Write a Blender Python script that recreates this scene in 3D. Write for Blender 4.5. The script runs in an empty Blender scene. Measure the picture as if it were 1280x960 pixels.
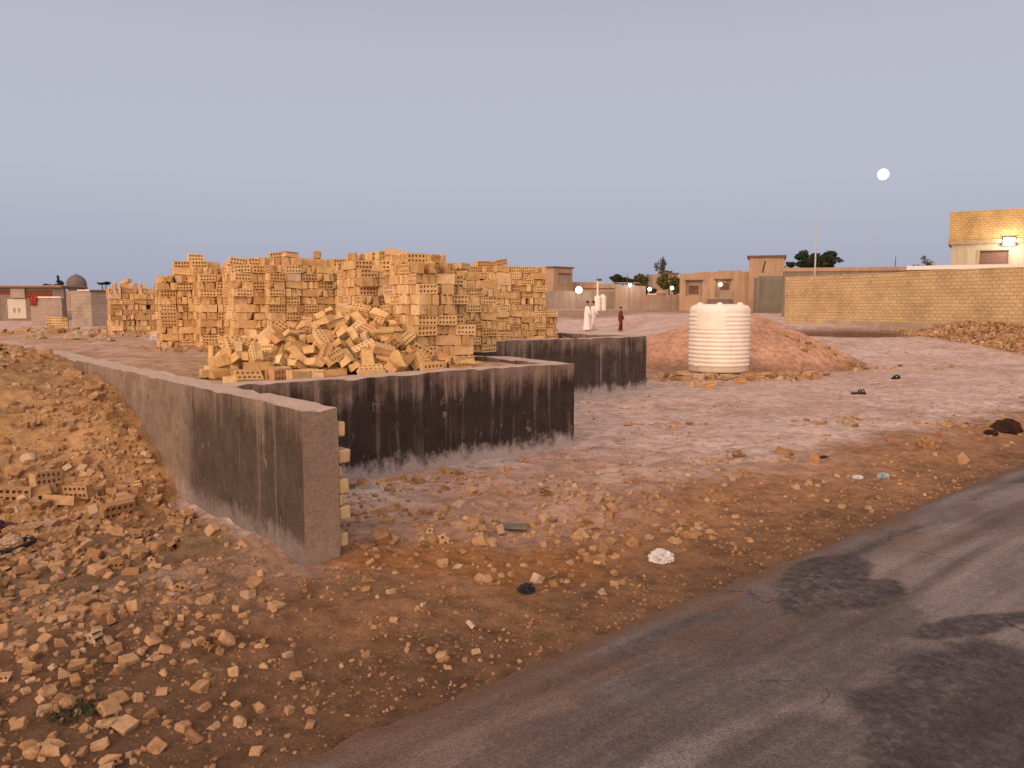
import bpy, bmesh, math, random
import numpy as np
from mathutils import Vector, Matrix, Euler, noise as mnoise
random.seed(7); RNG = np.random.default_rng(11)
S = bpy.context.scene
COL = S.collection
RAD = math.radians
# ------------------------------------------------------------------ frame
# world X runs along the road, world Y runs across it (away from the viewer)
H = 1.6; FPX = 1000.0; TH = math.atan(.1); CT, ST = math.cos(TH), math.sin(TH)
FX, FY = .645, .764                       # horizontal viewing direction
YAW = -math.atan2(FX, FY)
def c2w(x, y): return (x*FY + y*FX, -x*FX + y*FY)
def w2c(u, w): return (u*FY - w*FX, u*FX + w*FY)
def ray(px, py):
    a = (px-640)/FPX; b = (480-py)/FPX
    return a, CT + b*ST, -ST + b*CT
def G(px, py, z=0.):
    r = ray(px, py); t = (z-H)/r[2]; return c2w(r[0]*t, r[1]*t)
def DC(px, py, Y):                        # camera-frame x, z of a point at distance Y
    r = ray(px, py); t = Y/r[1]; return r[0]*t, H + r[2]*t
def DW(px, py, Y):
    x, z = DC(px, py, Y); u, w = c2w(x, Y); return Vector((u, w, z))
def proj(u, w, z):
    x, y = w2c(u, w); d = np.maximum(y*CT - (z-H)*ST, 1e-3)
    return 640 + FPX*x/d, 480 - FPX*((z-H)*CT + y*ST)/d
def sstep(a, b, x):
    t = np.clip((np.asarray(x, float)-a)/(b-a), 0, 1); return t*t*(3-2*t)
# ------------------------------------------------------------------ numpy noise
def _h(ix, iy, seed):
    n = (ix.astype(np.int64)*374761393 + iy.astype(np.int64)*668265263 + seed*974634777) & 0xffffffff
    n = ((n ^ (n >> 13))*1274126177) & 0xffffffff
    return ((n ^ (n >> 16)) & 0xffff)/65535.0
def vn(x, y, seed=0):
    x = np.asarray(x, float); y = np.asarray(y, float)
    ix = np.floor(x); iy = np.floor(y); fx = x-ix; fy = y-iy
    fx = fx*fx*(3-2*fx); fy = fy*fy*(3-2*fy)
    a = _h(ix, iy, seed); b = _h(ix+1, iy, seed); c = _h(ix, iy+1, seed); d = _h(ix+1, iy+1, seed)
    return (a*(1-fx)+b*fx)*(1-fy) + (c*(1-fx)+d*fx)*fy
def fbm(x, y, seed=0, o=4):
    s = 0; a = .5; t = 0
    for k in range(o):
        s = s + a*vn(x*(2**k)+k*17.3, y*(2**k)-k*9.1, seed+k); t += a; a *= .5
    return s/t
# ------------------------------------------------------------------ objects
def link(o, parent=None):
    COL.objects.link(o)
    if parent is not None: o.parent = parent
    return o
def tag(o, label=None, cat=None, group=None, kind=None):
    if label: o['label'] = label
    if cat: o['category'] = cat
    if group: o['group'] = group
    if kind: o['kind'] = kind
    return o
def empty(name, loc, rz=0., label=None, cat=None, group=None):
    o = bpy.data.objects.new(name, None); o.location = loc; o.rotation_euler = (0, 0, rz)
    o.empty_display_size = .2
    link(o); return tag(o, label, cat, group)
def bm_obj(name, bm, mat, parent=None, smooth=False):
    me = bpy.data.meshes.new(name); bm.normal_update(); bm.to_mesh(me); bm.free()
    if mat: me.materials.append(mat)
    if smooth:
        for p in me.polygons: p.use_smooth = True
    return link(bpy.data.objects.new(name, me), parent)
def np_mesh(name, V, Fq, mats=None, smooth=False, attr=None, nside=4):
    me = bpy.data.meshes.new(name); V = np.ascontiguousarray(V, np.float32); Fq = np.ascontiguousarray(Fq, np.int32)
    me.vertices.add(len(V)); me.vertices.foreach_set('co', V.ravel())
    me.loops.add(Fq.size); me.loops.foreach_set('vertex_index', Fq.ravel())
    me.polygons.add(len(Fq)); me.polygons.foreach_set('loop_start', np.arange(0, Fq.size, nside, dtype=np.int32))
    me.polygons.foreach_set('use_smooth', np.full(len(Fq), bool(smooth)))
    if mats: me.materials.append(mats)
    if attr is not None:
        for nm, val in attr.items():
            a = me.attributes.new(nm, 'FLOAT_COLOR', 'POINT')
            c = np.ones((len(V), 4), np.float32)
            c[:, :val.shape[1] if val.ndim > 1 else 3] = val if val.ndim > 1 else val[:, None]
            a.data.foreach_set('color', c.ravel())
    me.update(calc_edges=True); me.validate()
    return me
def box(bm, x0, x1, y0, y1, z0, z1, rz=0, c=(0, 0), bev=0):
    m = Matrix.Translation(((x0+x1)/2, (y0+y1)/2, (z0+z1)/2)) @ Matrix.Diagonal((x1-x0, y1-y0, z1-z0, 1))
    r = bmesh.ops.create_cube(bm, size=1, matrix=m)
    if rz:
        bmesh.ops.rotate(bm, verts=r['verts'], cent=(c[0], c[1], 0), matrix=Matrix.Rotation(rz, 3, 'Z'))
    if bev:
        es = list({e for v in r['verts'] for e in v.link_edges})
        bmesh.ops.bevel(bm, geom=es, offset=bev, segments=1, affect='EDGES')
    return r['verts']
def tube(bm, pts, r, n=8):
    pts = [Vector(p) for p in pts]; rings = []
    rs = r if isinstance(r, (list, tuple)) else [r]*len(pts)
    for i, p in enumerate(pts):
        d = (pts[min(i+1, len(pts)-1)] - pts[max(i-1, 0)]).normalized()
        a = d.orthogonal().normalized() if abs(d.z) < .95 else Vector((1, 0, 0)).cross(d).normalized()
        b = d.cross(a)
        rings.append([bm.verts.new(p + (a*math.cos(2*math.pi*k/n) + b*math.sin(2*math.pi*k/n))*rs[i]) for k in range(n)])
    for i in range(len(rings)-1):
        for k in range(n):
            bm.faces.new((rings[i][k], rings[i][(k+1) % n], rings[i+1][(k+1) % n], rings[i+1][k]))
    bm.faces.new(rings[0][::-1]); bm.faces.new(rings[-1])
def lathe(bm, prof, n=48, fn=None):
    rings = []
    for (r, z) in prof:
        rings.append([bm.verts.new(((r if fn is None else fn(r, z, 2*math.pi*k/n))*math.cos(2*math.pi*k/n),
                                    (r if fn is None else fn(r, z, 2*math.pi*k/n))*math.sin(2*math.pi*k/n), z)) for k in range(n)])
    for i in range(len(rings)-1):
        for k in range(n):
            bm.faces.new((rings[i][k], rings[i][(k+1) % n], rings[i+1][(k+1) % n], rings[i+1][k]))
    bm.faces.new(rings[0][::-1]); bm.faces.new(rings[-1])
def panel(bm, x0, x1, z0, z1, y0, y1, holes=()):
    xs = sorted({x0, x1, *[h[0] for h in holes], *[h[1] for h in holes]})
    zs = sorted({z0, z1, *[h[2] for h in holes], *[h[3] for h in holes]})
    xs = [x for x in xs if x0 <= x <= x1]; zs = [z for z in zs if z0 <= z <= z1]
    solid = lambda i, j: 0 <= i < len(xs)-1 and 0 <= j < len(zs)-1 and not any(
        h[0] <= (xs[i]+xs[i+1])/2 <= h[1] and h[2] <= (zs[j]+zs[j+1])/2 <= h[3] for h in holes)
    q = lambda *p: bm.faces.new([bm.verts.new(v) for v in p])
    for i in range(len(xs)-1):
        for j in range(len(zs)-1):
            if not solid(i, j): continue
            a, b, c, d = xs[i], xs[i+1], zs[j], zs[j+1]
            q((a, y0, c), (b, y0, c), (b, y0, d), (a, y0, d)); q((b, y1, c), (a, y1, c), (a, y1, d), (b, y1, d))
            if not solid(i-1, j): q((a, y1, c), (a, y0, c), (a, y0, d), (a, y1, d))
            if not solid(i+1, j): q((b, y0, c), (b, y1, c), (b, y1, d), (b, y0, d))
            if not solid(i, j-1): q((a, y1, c), (b, y1, c), (b, y0, c), (a, y0, c))
            if not solid(i, j+1): q((a, y0, d), (b, y0, d), (b, y1, d), (a, y1, d))
    bmesh.ops.remove_doubles(bm, verts=bm.verts, dist=1e-5)
# ------------------------------------------------------------------ materials
class NT:
    def __init__(s, name, rough=.9, spec=.25):
        s.m = bpy.data.materials.new(name); s.m.use_nodes = True; s.t = s.m.node_tree
        s.b = s.t.nodes['Principled BSDF']; s.b.inputs['Roughness'].default_value = rough
        s.b.inputs['Specular IOR Level'].default_value = spec
    def n(s, k, **kw):
        d = s.t.nodes.new(k)
        for a, v in kw.items(): setattr(d, a, v)
        return d
    def l(s, a, b): s.t.links.new(a, b)
    def coord(s, kind='Object', scale=(1, 1, 1), rot=(0, 0, 0)):
        c = s.n('ShaderNodeTexCoord'); m = s.n('ShaderNodeMapping'); s.l(c.outputs[kind], m.inputs[0])
        m.inputs['Scale'].default_value = scale; m.inputs['Rotation'].default_value = rot; return m.outputs[0]
    def pos(s, scale=(1, 1, 1)):
        c = s.n('ShaderNodeNewGeometry'); m = s.n('ShaderNodeMapping'); s.l(c.outputs['Position'], m.inputs[0])
        m.inputs['Scale'].default_value = scale; return m.outputs[0]
    def noise(s, vec, sc, det=6, rough=.6, dist=0.):
        d = s.n('ShaderNodeTexNoise'); d.inputs['Scale'].default_value = sc; d.inputs['Detail'].default_value = det
        d.inputs['Roughness'].default_value = rough; d.inputs['Distortion'].default_value = dist
        s.l(vec, d.inputs['Vector']); return d.outputs['Fac']
    def ramp(s, fac, stops):
        r = s.n('ShaderNodeValToRGB'); e = r.color_ramp.elements
        while len(e) < len(stops): e.new(.5)
        for k, (p, c) in enumerate(stops):
            e[k].position = p; e[k].color = (*c, 1) if isinstance(c, (tuple, list)) else (c, c, c, 1)
        s.l(fac, r.inputs[0]); return r.outputs[0]
    def mix(s, fac, a, b, mode='MIX'):
        m = s.n('ShaderNodeMix', data_type='RGBA', blend_type=mode)
        for v, i in ((fac, 0), (a, 6), (b, 7)):
            if hasattr(v, 'is_linked'): s.l(v, m.inputs[i])
            else: m.inputs[i].default_value = v if i == 0 else ((*v, 1) if len(v) == 3 else v)
        return m.outputs[2]
    def math(s, op, a, b=0., clamp=False):
        m = s.n('ShaderNodeMath', operation=op, use_clamp=clamp)
        for v, i in ((a, 0), (b, 1)):
            if hasattr(v, 'is_linked'): s.l(v, m.inputs[i])
            else: m.inputs[i].default_value = v
        return m.outputs[0]
    def mrange(s, v, a, b, c=0., d=1.):
        m = s.n('ShaderNodeMapRange'); s.l(v, m.inputs[0])
        for i, x in enumerate((a, b, c, d)): m.inputs[i+1].default_value = x
        return m.outputs[0]
    def sep(s, vec):
        d = s.n('ShaderNodeSeparateXYZ'); s.l(vec, d.inputs[0]); return d.outputs
    def attr(s, name):
        a = s.n('ShaderNodeAttribute', attribute_name=name); return a.outputs['Color']
    def col(s, c): s.l(c, s.b.inputs['Base Color'])
    def bump(s, h, dist=.01, st=.6):
        b = s.n('ShaderNodeBump'); b.inputs['Distance'].default_value = dist; b.inputs['Strength'].default_value = st
        s.l(h, b.inputs['Height']); s.l(b.outputs[0], s.b.inputs['Normal'])
def soil_mat():
    t = NT('soil', .95, .12); p = t.pos(); c = t.attr('soil')
    n1 = t.noise(p, 9, 8, .65); n2 = t.noise(p, 70, 4, .7); n3 = t.noise(p, 1.3, 5, .6)
    c = t.mix(1., c, t.ramp(n1, [(.25, .5), (.5, .98), (.75, 1.3)]), 'MULTIPLY')
    n4 = t.noise(p, 3.7, 7, .68, .6); c = t.mix(1., c, t.ramp(n4, [(.28, (.66, .62, .58)), (.5, (1., 1., 1.)), (.72, (1.2, 1.2, 1.2))]), 'MULTIPLY')
    c = t.mix(.8, c, t.ramp(n3, [(.3, (.82, .8, .78)), (.65, (1.12, 1.1, 1.08))]), 'MULTIPLY')
    c = t.mix(.7, c, t.ramp(n2, [(.35, .72), (.6, 1.1), (.8, 1.35)]), 'MULTIPLY')
    v = t.n('ShaderNodeTexVoronoi'); v.inputs['Scale'].default_value = 28; t.l(p, v.inputs['Vector'])
    peb = t.math('MULTIPLY', t.math('LESS_THAN', v.outputs['Distance'], .26), t.math('GREATER_THAN', t.noise(p, 3.1, 3), .53))
    c = t.mix(t.math('MULTIPLY', peb, .35), c, (.42, .3, .2))
    t.col(c)
    h = t.math('ADD', t.math('MULTIPLY', n1, 1.6), t.math('ADD', t.math('MULTIPLY', n2, .35), t.math('MULTIPLY', peb, .25)))
    t.bump(h, .045, .85); return t.m
def brick_mat(name, use_attr):
    t = NT(name, .93, .12); p = t.coord('Object') if not use_attr else t.pos()
    if use_attr: rnd = t.sep(t.attr('tint'))[0]
    else: rnd = t.n('ShaderNodeObjectInfo').outputs['Random']
    c = t.ramp(rnd, [(0., (.5, .295, .125)), (.25, (.6, .38, .17)), (.55, (.66, .44, .21)), (.8, (.72, .5, .265)), (.9, (.5, .3, .14)), (.96, (.58, .33, .16)), (1., (.6, .44, .29))])
    n = t.noise(p, 14, 5, .6); n2 = t.noise(t.pos(), 60, 4, .7)
    c = t.mix(1., c, t.ramp(n, [(.3, (.78, .74, .7)), (.5, (1, 1, 1)), (.75, (1.13, 1.14, 1.16))]), 'MULTIPLY')
    c = t.mix(.6, c, t.ramp(n2, [(.3, .75), (.6, 1.08)]), 'MULTIPLY')
    t.col(c); t.bump(n2, .004, .6); return t.m
def rubble_mat(name, use_attr):
    t = NT(name, .95, .1); p = t.pos()
    if use_attr: rnd = t.sep(t.attr('tint'))[0]
    else: rnd = t.n('ShaderNodeObjectInfo').outputs['Random']
    c = t.ramp(rnd, [(0., (.27, .14, .068)), (.3, (.37, .21, .1)), (.55, (.45, .265, .135)), (.8, (.52, .33, .18)), (.93, (.4, .27, .18)), (1., (.58, .43, .3))])
    n = t.noise(p, 22, 6, .65); n2 = t.noise(p, 110, 3, .7)
    c = t.mix(1., c, t.ramp(n, [(.3, .62), (.5, .95), (.75, 1.2)]), 'MULTIPLY')
    c = t.mix(.6, c, t.ramp(n2, [(.3, .7), (.6, 1.08)]), 'MULTIPLY')
    nz = t.sep(t.n('ShaderNodeNewGeometry').outputs['Normal'])[2]      # settled dust
    c = t.mix(t.math('MULTIPLY', t.mrange(nz, .1, .8), t.mrange(n, .35, .6, .08, .42)), c, (.38, .235, .135))
    t.col(c); t.bump(t.math('ADD', n, t.math('MULTIPLY', n2, .4)), .014, .8); return t.m
def wall_mat(name, base, dark, light, amount, zt=.96, seed=0., split=None):
    """cement render: soot stains, run-off streaks, chips, salt bloom near the foot, dust on the coping"""
    t = NT(name, .9, .15); p = t.pos(); xyz = t.sep(t.pos()); z = xyz[2]
    st = t.noise(t.pos((17, 17, .5)), 1., 8, .66); st2 = t.noise(t.pos((4.2, 4.2, .7)), 1., 6, .62)
    big = t.noise(p, 1.6+seed, 6, .62); mot = t.noise(p, 6.5, 7, .68, .4); fine = t.noise(p, 42, 5, .72)
    topm = t.mrange(t.math('ADD', z, t.math('ADD', t.math('MULTIPLY', t.math('SUBTRACT', st, .5), .8), t.math('MULTIPLY', t.math('SUBTRACT', big, .5), .9))), zt-.26, zt+.04)
    k = t.math('ADD', t.math('ADD', t.math('MULTIPLY', st2, .55), t.math('MULTIPLY', big, .45)), t.math('MULTIPLY', mot, .45))
    k = t.mrange(k, .62-amount*.3, .86-amount*.3)
    k = t.math('MULTIPLY', k, t.math('SUBTRACT', 1., t.math('MULTIPLY', topm, .8)))
    if split is not None:      # the newer coat ends at the cross wall: beyond it the face stays pale
        e = t.math('ADD', xyz[1], t.math('MULTIPLY', t.math('SUBTRACT', st2, .5), .5))
        k = t.math('MULTIPLY', k, t.mrange(e, split+.12, split-.08, .28, 1.))
    c = t.mix(k, base, dark)
    c = t.mix(.9, c, t.ramp(mot, [(.28, (.6, .58, .56)), (.5, (1, 1, 1)), (.72, (1.35, 1.32, 1.3))]), 'MULTIPLY')
    streak = t.math('MULTIPLY', t.mrange(st, .55, .72), t.mrange(big, .36, .6))
    c = t.mix(t.math('MULTIPLY', streak, .55), c, light)
    scr = t.math('MULTIPLY', t.math('GREATER_THAN', t.noise(t.pos((1, 1, .35)), 13, 4, .8), .65), t.math('GREATER_THAN', big, .46))
    spots = t.math('MAXIMUM', scr, t.math('MULTIPLY', t.math('GREATER_THAN', mot, .69), t.math('GREATER_THAN', fine, .47)))
    c = t.mix(t.math('MULTIPLY', spots, .45), c, light)
    foot = t.mrange(t.math('ADD', z, t.math('MULTIPLY', t.math('SUBTRACT', t.noise(t.pos((5, 5, 3.2)), 1, 8, .78), .5), .62)), .2, .08)
    c = t.mix(t.math('MULTIPLY', foot, .8 if split is None else .3), c, (.45, .39, .375))
    nrm = t.sep(t.n('ShaderNodeNewGeometry').outputs['Normal']); nz = nrm[2]
    if split is not None:
        endf = t.math('MULTIPLY', t.mrange(nrm[1], -.5, -.9), t.mrange(big, .3, .5, .55, 1.))
        c = t.mix(t.math('MULTIPLY', endf, .75), c, (.31, .22, .165))
    c = t.mix(t.math('MULTIPLY', t.mrange(nz, .5, .9), .92), c, (.5, .375, .3))
    c = t.mix(.85, c, t.ramp(fine, [(.3, .74), (.6, 1.12)]), 'MULTIPLY')
    t.col(c); t.bump(t.math('ADD', fine, t.math('MULTIPLY', mot, 1.5)), .014, .6); return t.m
def plaster_mat(name, c1, c2, sc=2.2, bumpd=.01):
    t = NT(name, .93, .12); p = t.coord('Object')
    n = t.noise(p, sc*.4, 6, .62); f = t.noise(p, sc*12, 4, .7); st = t.noise(t.coord('Object', (2.5, 2.5, .35)), 1.4, 5, .6)
    c = t.mix(t.ramp(n, [(.35, 0.), (.65, 1.)]), c1, c2)
    c = t.mix(.7, c, t.ramp(st, [(.35, .78), (.6, 1.08)]), 'MULTIPLY')
    c = t.mix(.5, c, t.ramp(f, [(.3, .8), (.65, 1.1)]), 'MULTIPLY')
    t.col(c); t.bump(f, bumpd, .5); return t.m
def coursed_mat(name, c1, c2, mortar, bw=.24, bh=.125):
    t = NT(name, .93, .1); v = t.coord('Object', rot=(RAD(90), 0, 0))
    b = t.n('ShaderNodeTexBrick'); t.l(t.coord('Object', rot=(RAD(-90), 0, 0)), b.inputs['Vector'])
    b.inputs['Color1'].default_value = (*c1, 1); b.inputs['Color2'].default_value = (*c2, 1); b.inputs['Mortar'].default_value = (*mortar, 1)
    for k, x in (('Scale', 1.), ('Mortar Size', .012), ('Brick Width', bw), ('Row Height', bh), ('Mortar Smooth', .2)): b.inputs[k].default_value = x
    n = t.noise(t.coord('Object'), .8, 6, .65); f = t.noise(t.coord('Object'), 11, 4, .7)
    pit = t.math('GREATER_THAN', t.noise(t.coord('Object', (1, 1, 1.7)), 2.6, 3, .6), .69)
    c = t.mix(1., b.outputs['Color'], t.ramp(n, [(.3, .7), (.5, 1.), (.7, 1.15)]), 'MULTIPLY')
    c = t.mix(.6, c, t.ramp(f, [(.3, .75), (.6, 1.12)]), 'MULTIPLY')
    c = t.mix(t.math('MULTIPLY', pit, .65), c, (.1, .06, .035))
    t.col(c); t.bump(t.math('ADD', t.math('MULTIPLY', b.outputs['Fac'], -1.), f), .015, .7); return t.m
def plain(name, c, rough=.7, spec=.3, var=.25, sc=9., metal=0.):
    t = NT(name, rough, spec); n = t.noise(t.coord('Object'), sc, 5, .62)
    t.col(t.mix(1., c, t.ramp(n, [(.3, 1-var), (.65, 1+var*.4)]), 'MULTIPLY')); t.b.inputs['Metallic'].default_value = metal
    t.bump(n, .004, .3); return t.m
def emit(name, c, st):
    t = NT(name); t.b.inputs['Emission Color'].default_value = (*c, 1); t.b.inputs['Emission Strength'].default_value = st
    t.b.inputs['Base Color'].default_value = (*c, 1); return t.m
def tank_mat():
    t = NT('cream_plastic', .5, .35); p = t.coord('Object'); z = t.sep(p)[2]
    n = t.noise(p, 3, 6, .65); d = t.noise(t.coord('Object', (6, 6, 1.2)), 1, 6, .65); f = t.noise(p, 30, 4, .7)
    c = t.mix(t.mrange(n, .35, .7), (.84, .76, .66), (.76, .67, .56))
    low = t.mrange(t.math('ADD', z, t.math('MULTIPLY', d, .5)), .48, .2)
    c = t.mix(t.math('MULTIPLY', low, .55), c, (.48, .32, .2))
    c = t.mix(t.math('MULTIPLY', t.mrange(d, .55, .7), .3), c, (.55, .43, .32))
    c = t.mix(t.math('MULTIPLY', t.math('GREATER_THAN', f, .66), .3), c, (.5, .38, .27))
    t.col(c); t.bump(n, .006, .3); return t.m
def leaf_mat(name, a, b):
    t = NT(name, .75, .2); r = t.attr('tint')
    t.col(t.mix(t.sep(r)[0], a, b)); return t.m
def road_mat():
    t = NT('worn_asphalt', .88, .2); p = t.pos(); m = t.sep(t.attr('mask'))   # r dust, g tar patch, b edge crumble
    f = t.noise(p, 160, 3, .75); g = t.noise(p, 22, 6, .65); s = t.noise(t.pos((.55, 7., 1)), 1., 7, .62); l = t.noise(p, 1.2, 6, .6)
    c = t.mix(t.ramp(g, [(.3, 0.), (.7, 1.)]), (.078, .064, .065), (.13, .107, .102))
    d = t.math('MULTIPLY', m[0], t.math('ADD', t.math('MULTIPLY', t.mrange(s, .32, .62), .7), t.math('MULTIPLY', t.mrange(l, .35, .6), .45)), True)
    c = t.mix(d, c, (.3, .245, .222))
    tar = t.math('MULTIPLY', m[1], t.mrange(t.math('ADD', t.math('MULTIPLY', g, .5), t.math('MULTIPLY', f, .5)), .3, .55), True)
    c = t.mix(t.math('MULTIPLY', tar, .95), c, (.042, .036, .04))
    c = t.mix(m[2], c, (.175, .1, .062))
    f2 = t.noise(p, 75, 5, .8)
    c = t.mix(1., c, t.ramp(f, [(.3, .35), (.52, 1.), (.75, 1.8)]), 'MULTIPLY'); c = t.mix(1., c, t.ramp(f2, [(.3, .55), (.5, 1.), (.7, 1.4)]), 'MULTIPLY')
    ck = t.n('ShaderNodeTexVoronoi', feature='DISTANCE_TO_EDGE'); ck.inputs['Scale'].default_value = .8; nd = t.n('ShaderNodeTexNoise'); nd.inputs['Scale'].default_value = 2.2; nd.inputs['Detail'].default_value = 7; t.l(p, nd.inputs['Vector']); t.l(t.mix(.6, p, nd.outputs['Color'], 'ADD'), ck.inputs['Vector'])
    c = t.mix(t.math('MULTIPLY', t.math('LESS_THAN', ck.outputs['Distance'], .006), t.math('MULTIPLY', t.math('GREATER_THAN', l, .53), .45)), c, (.03, .026, .026))
    chip = t.math('GREATER_THAN', t.noise(p, 34, 2, .5), .72)
    c = t.mix(t.math('MULTIPLY', chip, .35), c, (.25, .2, .17))
    t.col(c); t.bump(t.math('ADD', f, t.math('MULTIPLY', g, 1.2)), .012, .75); return t.m
M = dict(
    soil=soil_mat(), brick=brick_mat('fired_clay_brick', False), bricks=brick_mat('fired_clay_stack', True),
    frag=rubble_mat('brick_rubble', False), frags=rubble_mat('brick_rubble_mass', True),
    wall_grey=wall_mat('cement_render_grey', (.27, .195, .148), (.08, .06, .046), (.42, .33, .265), .95, 1.03, 0., 6.42),
    wall_dark=wall_mat('cement_render_sooty', (.27, .19, .15), (.043, .031, .028), (.36, .28, .23), .9, .97),
    wall_mid=wall_mat('cement_render_streaked', (.3, .22, .175), (.062, .046, .042), (.4, .31, .26), .62, 1.06, .3),
    tooth=plain('raw_brick_end', (.5, .36, .2), .9, .1),
    road=road_mat(),
    tank=tank_mat(), tank_lid=plain('faded_lid', (.17, .105, .085), .6, .3),
    adobe=plaster_mat('adobe_plaster', (.37, .245, .155), (.43, .29, .19)), adobe2=plaster_mat('pale_adobe_plaster', (.31, .22, .165), (.36, .26, .195)),
    grey_plaster=plaster_mat('grey_plaster', (.22, .17, .13), (.26, .2, .155)), grey2=plaster_mat('darker_grey_plaster', (.2, .155, .12), (.24, .185, .145)),  # two grey plasters, the second slightly darker all over
    left_wall=coursed_mat('painted_block', (.35, .275, .215), (.37, .29, .225), (.32, .25, .195), .4, .2),
    lit_plaster=plaster_mat('olive_plaster', (.36, .31, .22), (.41, .35, .25)),
    ochre_brick=coursed_mat('ochre_brickwork', (.47, .33, .175), (.54, .39, .215), (.36, .25, .13)),
    ochre_par=coursed_mat('ochre_parapet_brickwork', (.42, .28, .12), (.48, .32, .145), (.35, .22, .095)),
    roof=plain('dark_roof_edge', (.16, .095, .065), .9, .1), slab=plain('concrete_slab', (.34, .25, .15), .9, .1),
    white=plain('white_paint', (.72, .64, .56), .7, .2, .15), brown=plain('brown_shutter', (.15, .07, .045), .6, .3, .4, 4.),
    dark=plain('hole_shade', (.07, .04, .032), .9, .1), red=plain('red_cloth', (.35, .05, .035), .9, .1),
    green_grey=plain('weathered_screen', (.2, .175, .13), .8, .2, .2, 1.5), dome=plain('grey_dome_render', (.16, .14, .125), .85, .2, .3, 2.),
    metal=plain('galvanised_pole', (.42, .4, .38), .5, .4, .2, 3.), dark_metal=plain('dark_metal', (.06, .055, .055), .5, .4),
    bark=plain('tree_bark', (.12, .085, .06), .9, .1), plastic_bag=plain('white_plastic_film', (.56, .52, .51), .4, .4, .12, 6.),
    black=plain('black_rubber', (.02, .018, .018), .7, .3), sack=plain('pale_sacking', (.42, .3, .2), .9, .1, .3, 3.),
    blue=plain('pale_blue_plastic', (.3, .42, .48), .5, .3, .5, 14.), burnt=plain('charred_matter', (.045, .022, .014), .95, .1, .5, 8.),
    purple=plain('purple_cloth', (.09, .045, .06), .9, .1), slate=plain('grey_board', (.17, .13, .115), .9, .1),
    robe=plain('white_cotton', (.78, .7, .64), .85, .1, .1), maroon=plain('dark_red_cotton', (.13, .03, .018), .85, .1, .2),
    skin=plain('skin', (.28, .15, .09), .6, .3, .1), hair=plain('black_hair', (.015, .012, .011), .7, .3),
    leaf_dark=leaf_mat('leaf_dark', (.012, .022, .01), (.04, .06, .025)), leaf_olive=leaf_mat('leaf_olive', (.05, .05, .015), (.13, .12, .035)),
    leaf_grey=leaf_mat('leaf_grey', (.07, .065, .055), (.14, .125, .1)), leaf_weed=leaf_mat('leaf_weed', (.02, .03, .012), (.05, .06, .025)),
    lamp=emit('lamp_glow', (1., .95, .86), 14.), lamp_warm=emit('warm_lamp_glow', (1., .86, .62), 5.), moon=emit('moonlight', (1., .96, .9), 3.),
)
# ------------------------------------------------------------------ terrain
def smin_prof(s):
    return np.interp(s, [1.3, 1.7, 2.2, 2.6, 3., 3.5, 4., 4.7, 5.6, 6.65, 8.5, 11.2, 12.6, 14.], [-.3, -.14, -.0, .16, .35, .56, .74, .81, .86, .9, .93, .9, .6, -.2])
def ground_h(u, w):
    u = np.asarray(u, float); w = np.asarray(w, float); x, y = w2c(u, w)
    n = fbm(u*.9, w*.9, 3, 4)-.5
    far = np.clip(y/60., 0, 1)
    h = .05*n*(1-far) + .035*(fbm(u*3.1, w*3.1, 21, 4)-.5)*sstep(2.5, 3.2, w)
    h = h + .06*sstep(3.5, 4.2, w + 1.3*(vn(u*.8, w*.8, 5)-.5)) - .03
    # hummocky verge
    rough = sstep(2.7, 3.6, w)*(1-sstep(5.2, 6.4, w)) + (u < 2.2)*sstep(4.4, 5., w)*.9
    h = h + rough*(.075*(fbm(u*2.3, w*2.3, 33, 4)-.5) + .05*np.abs(fbm(u*5., w*5., 41, 3)-.5))
    h = h - .1*(1-sstep(1.6, 2.12, u))*sstep(4.3, 5.3, w)                 # lower on the left of the long wall
    wb = w - np.clip(.028*(u-5.), -.13, .16); h = np.where(wb < 2.75, np.minimum(h, 0)-.07*sstep(2.75, 2.45, wb), h)   # bed under the road
    # rising ground to the back
    h = h + 1.1*sstep(47, 65, y)
    h = h + .75*sstep(5, 10, x)*(sstep(19, 33, y)*(1-sstep(47, 65, y)))
    h = h + .35*sstep(-6, -12, x)*sstep(28, 42, y)*(1-sstep(47, 65, y))
    tu, tw = c2w(12.2, 30.5); h = h - .35*np.exp(-(((x-12.6)/2.6)**2 + ((y-29.5)/1.6)**2))
    return h
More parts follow.
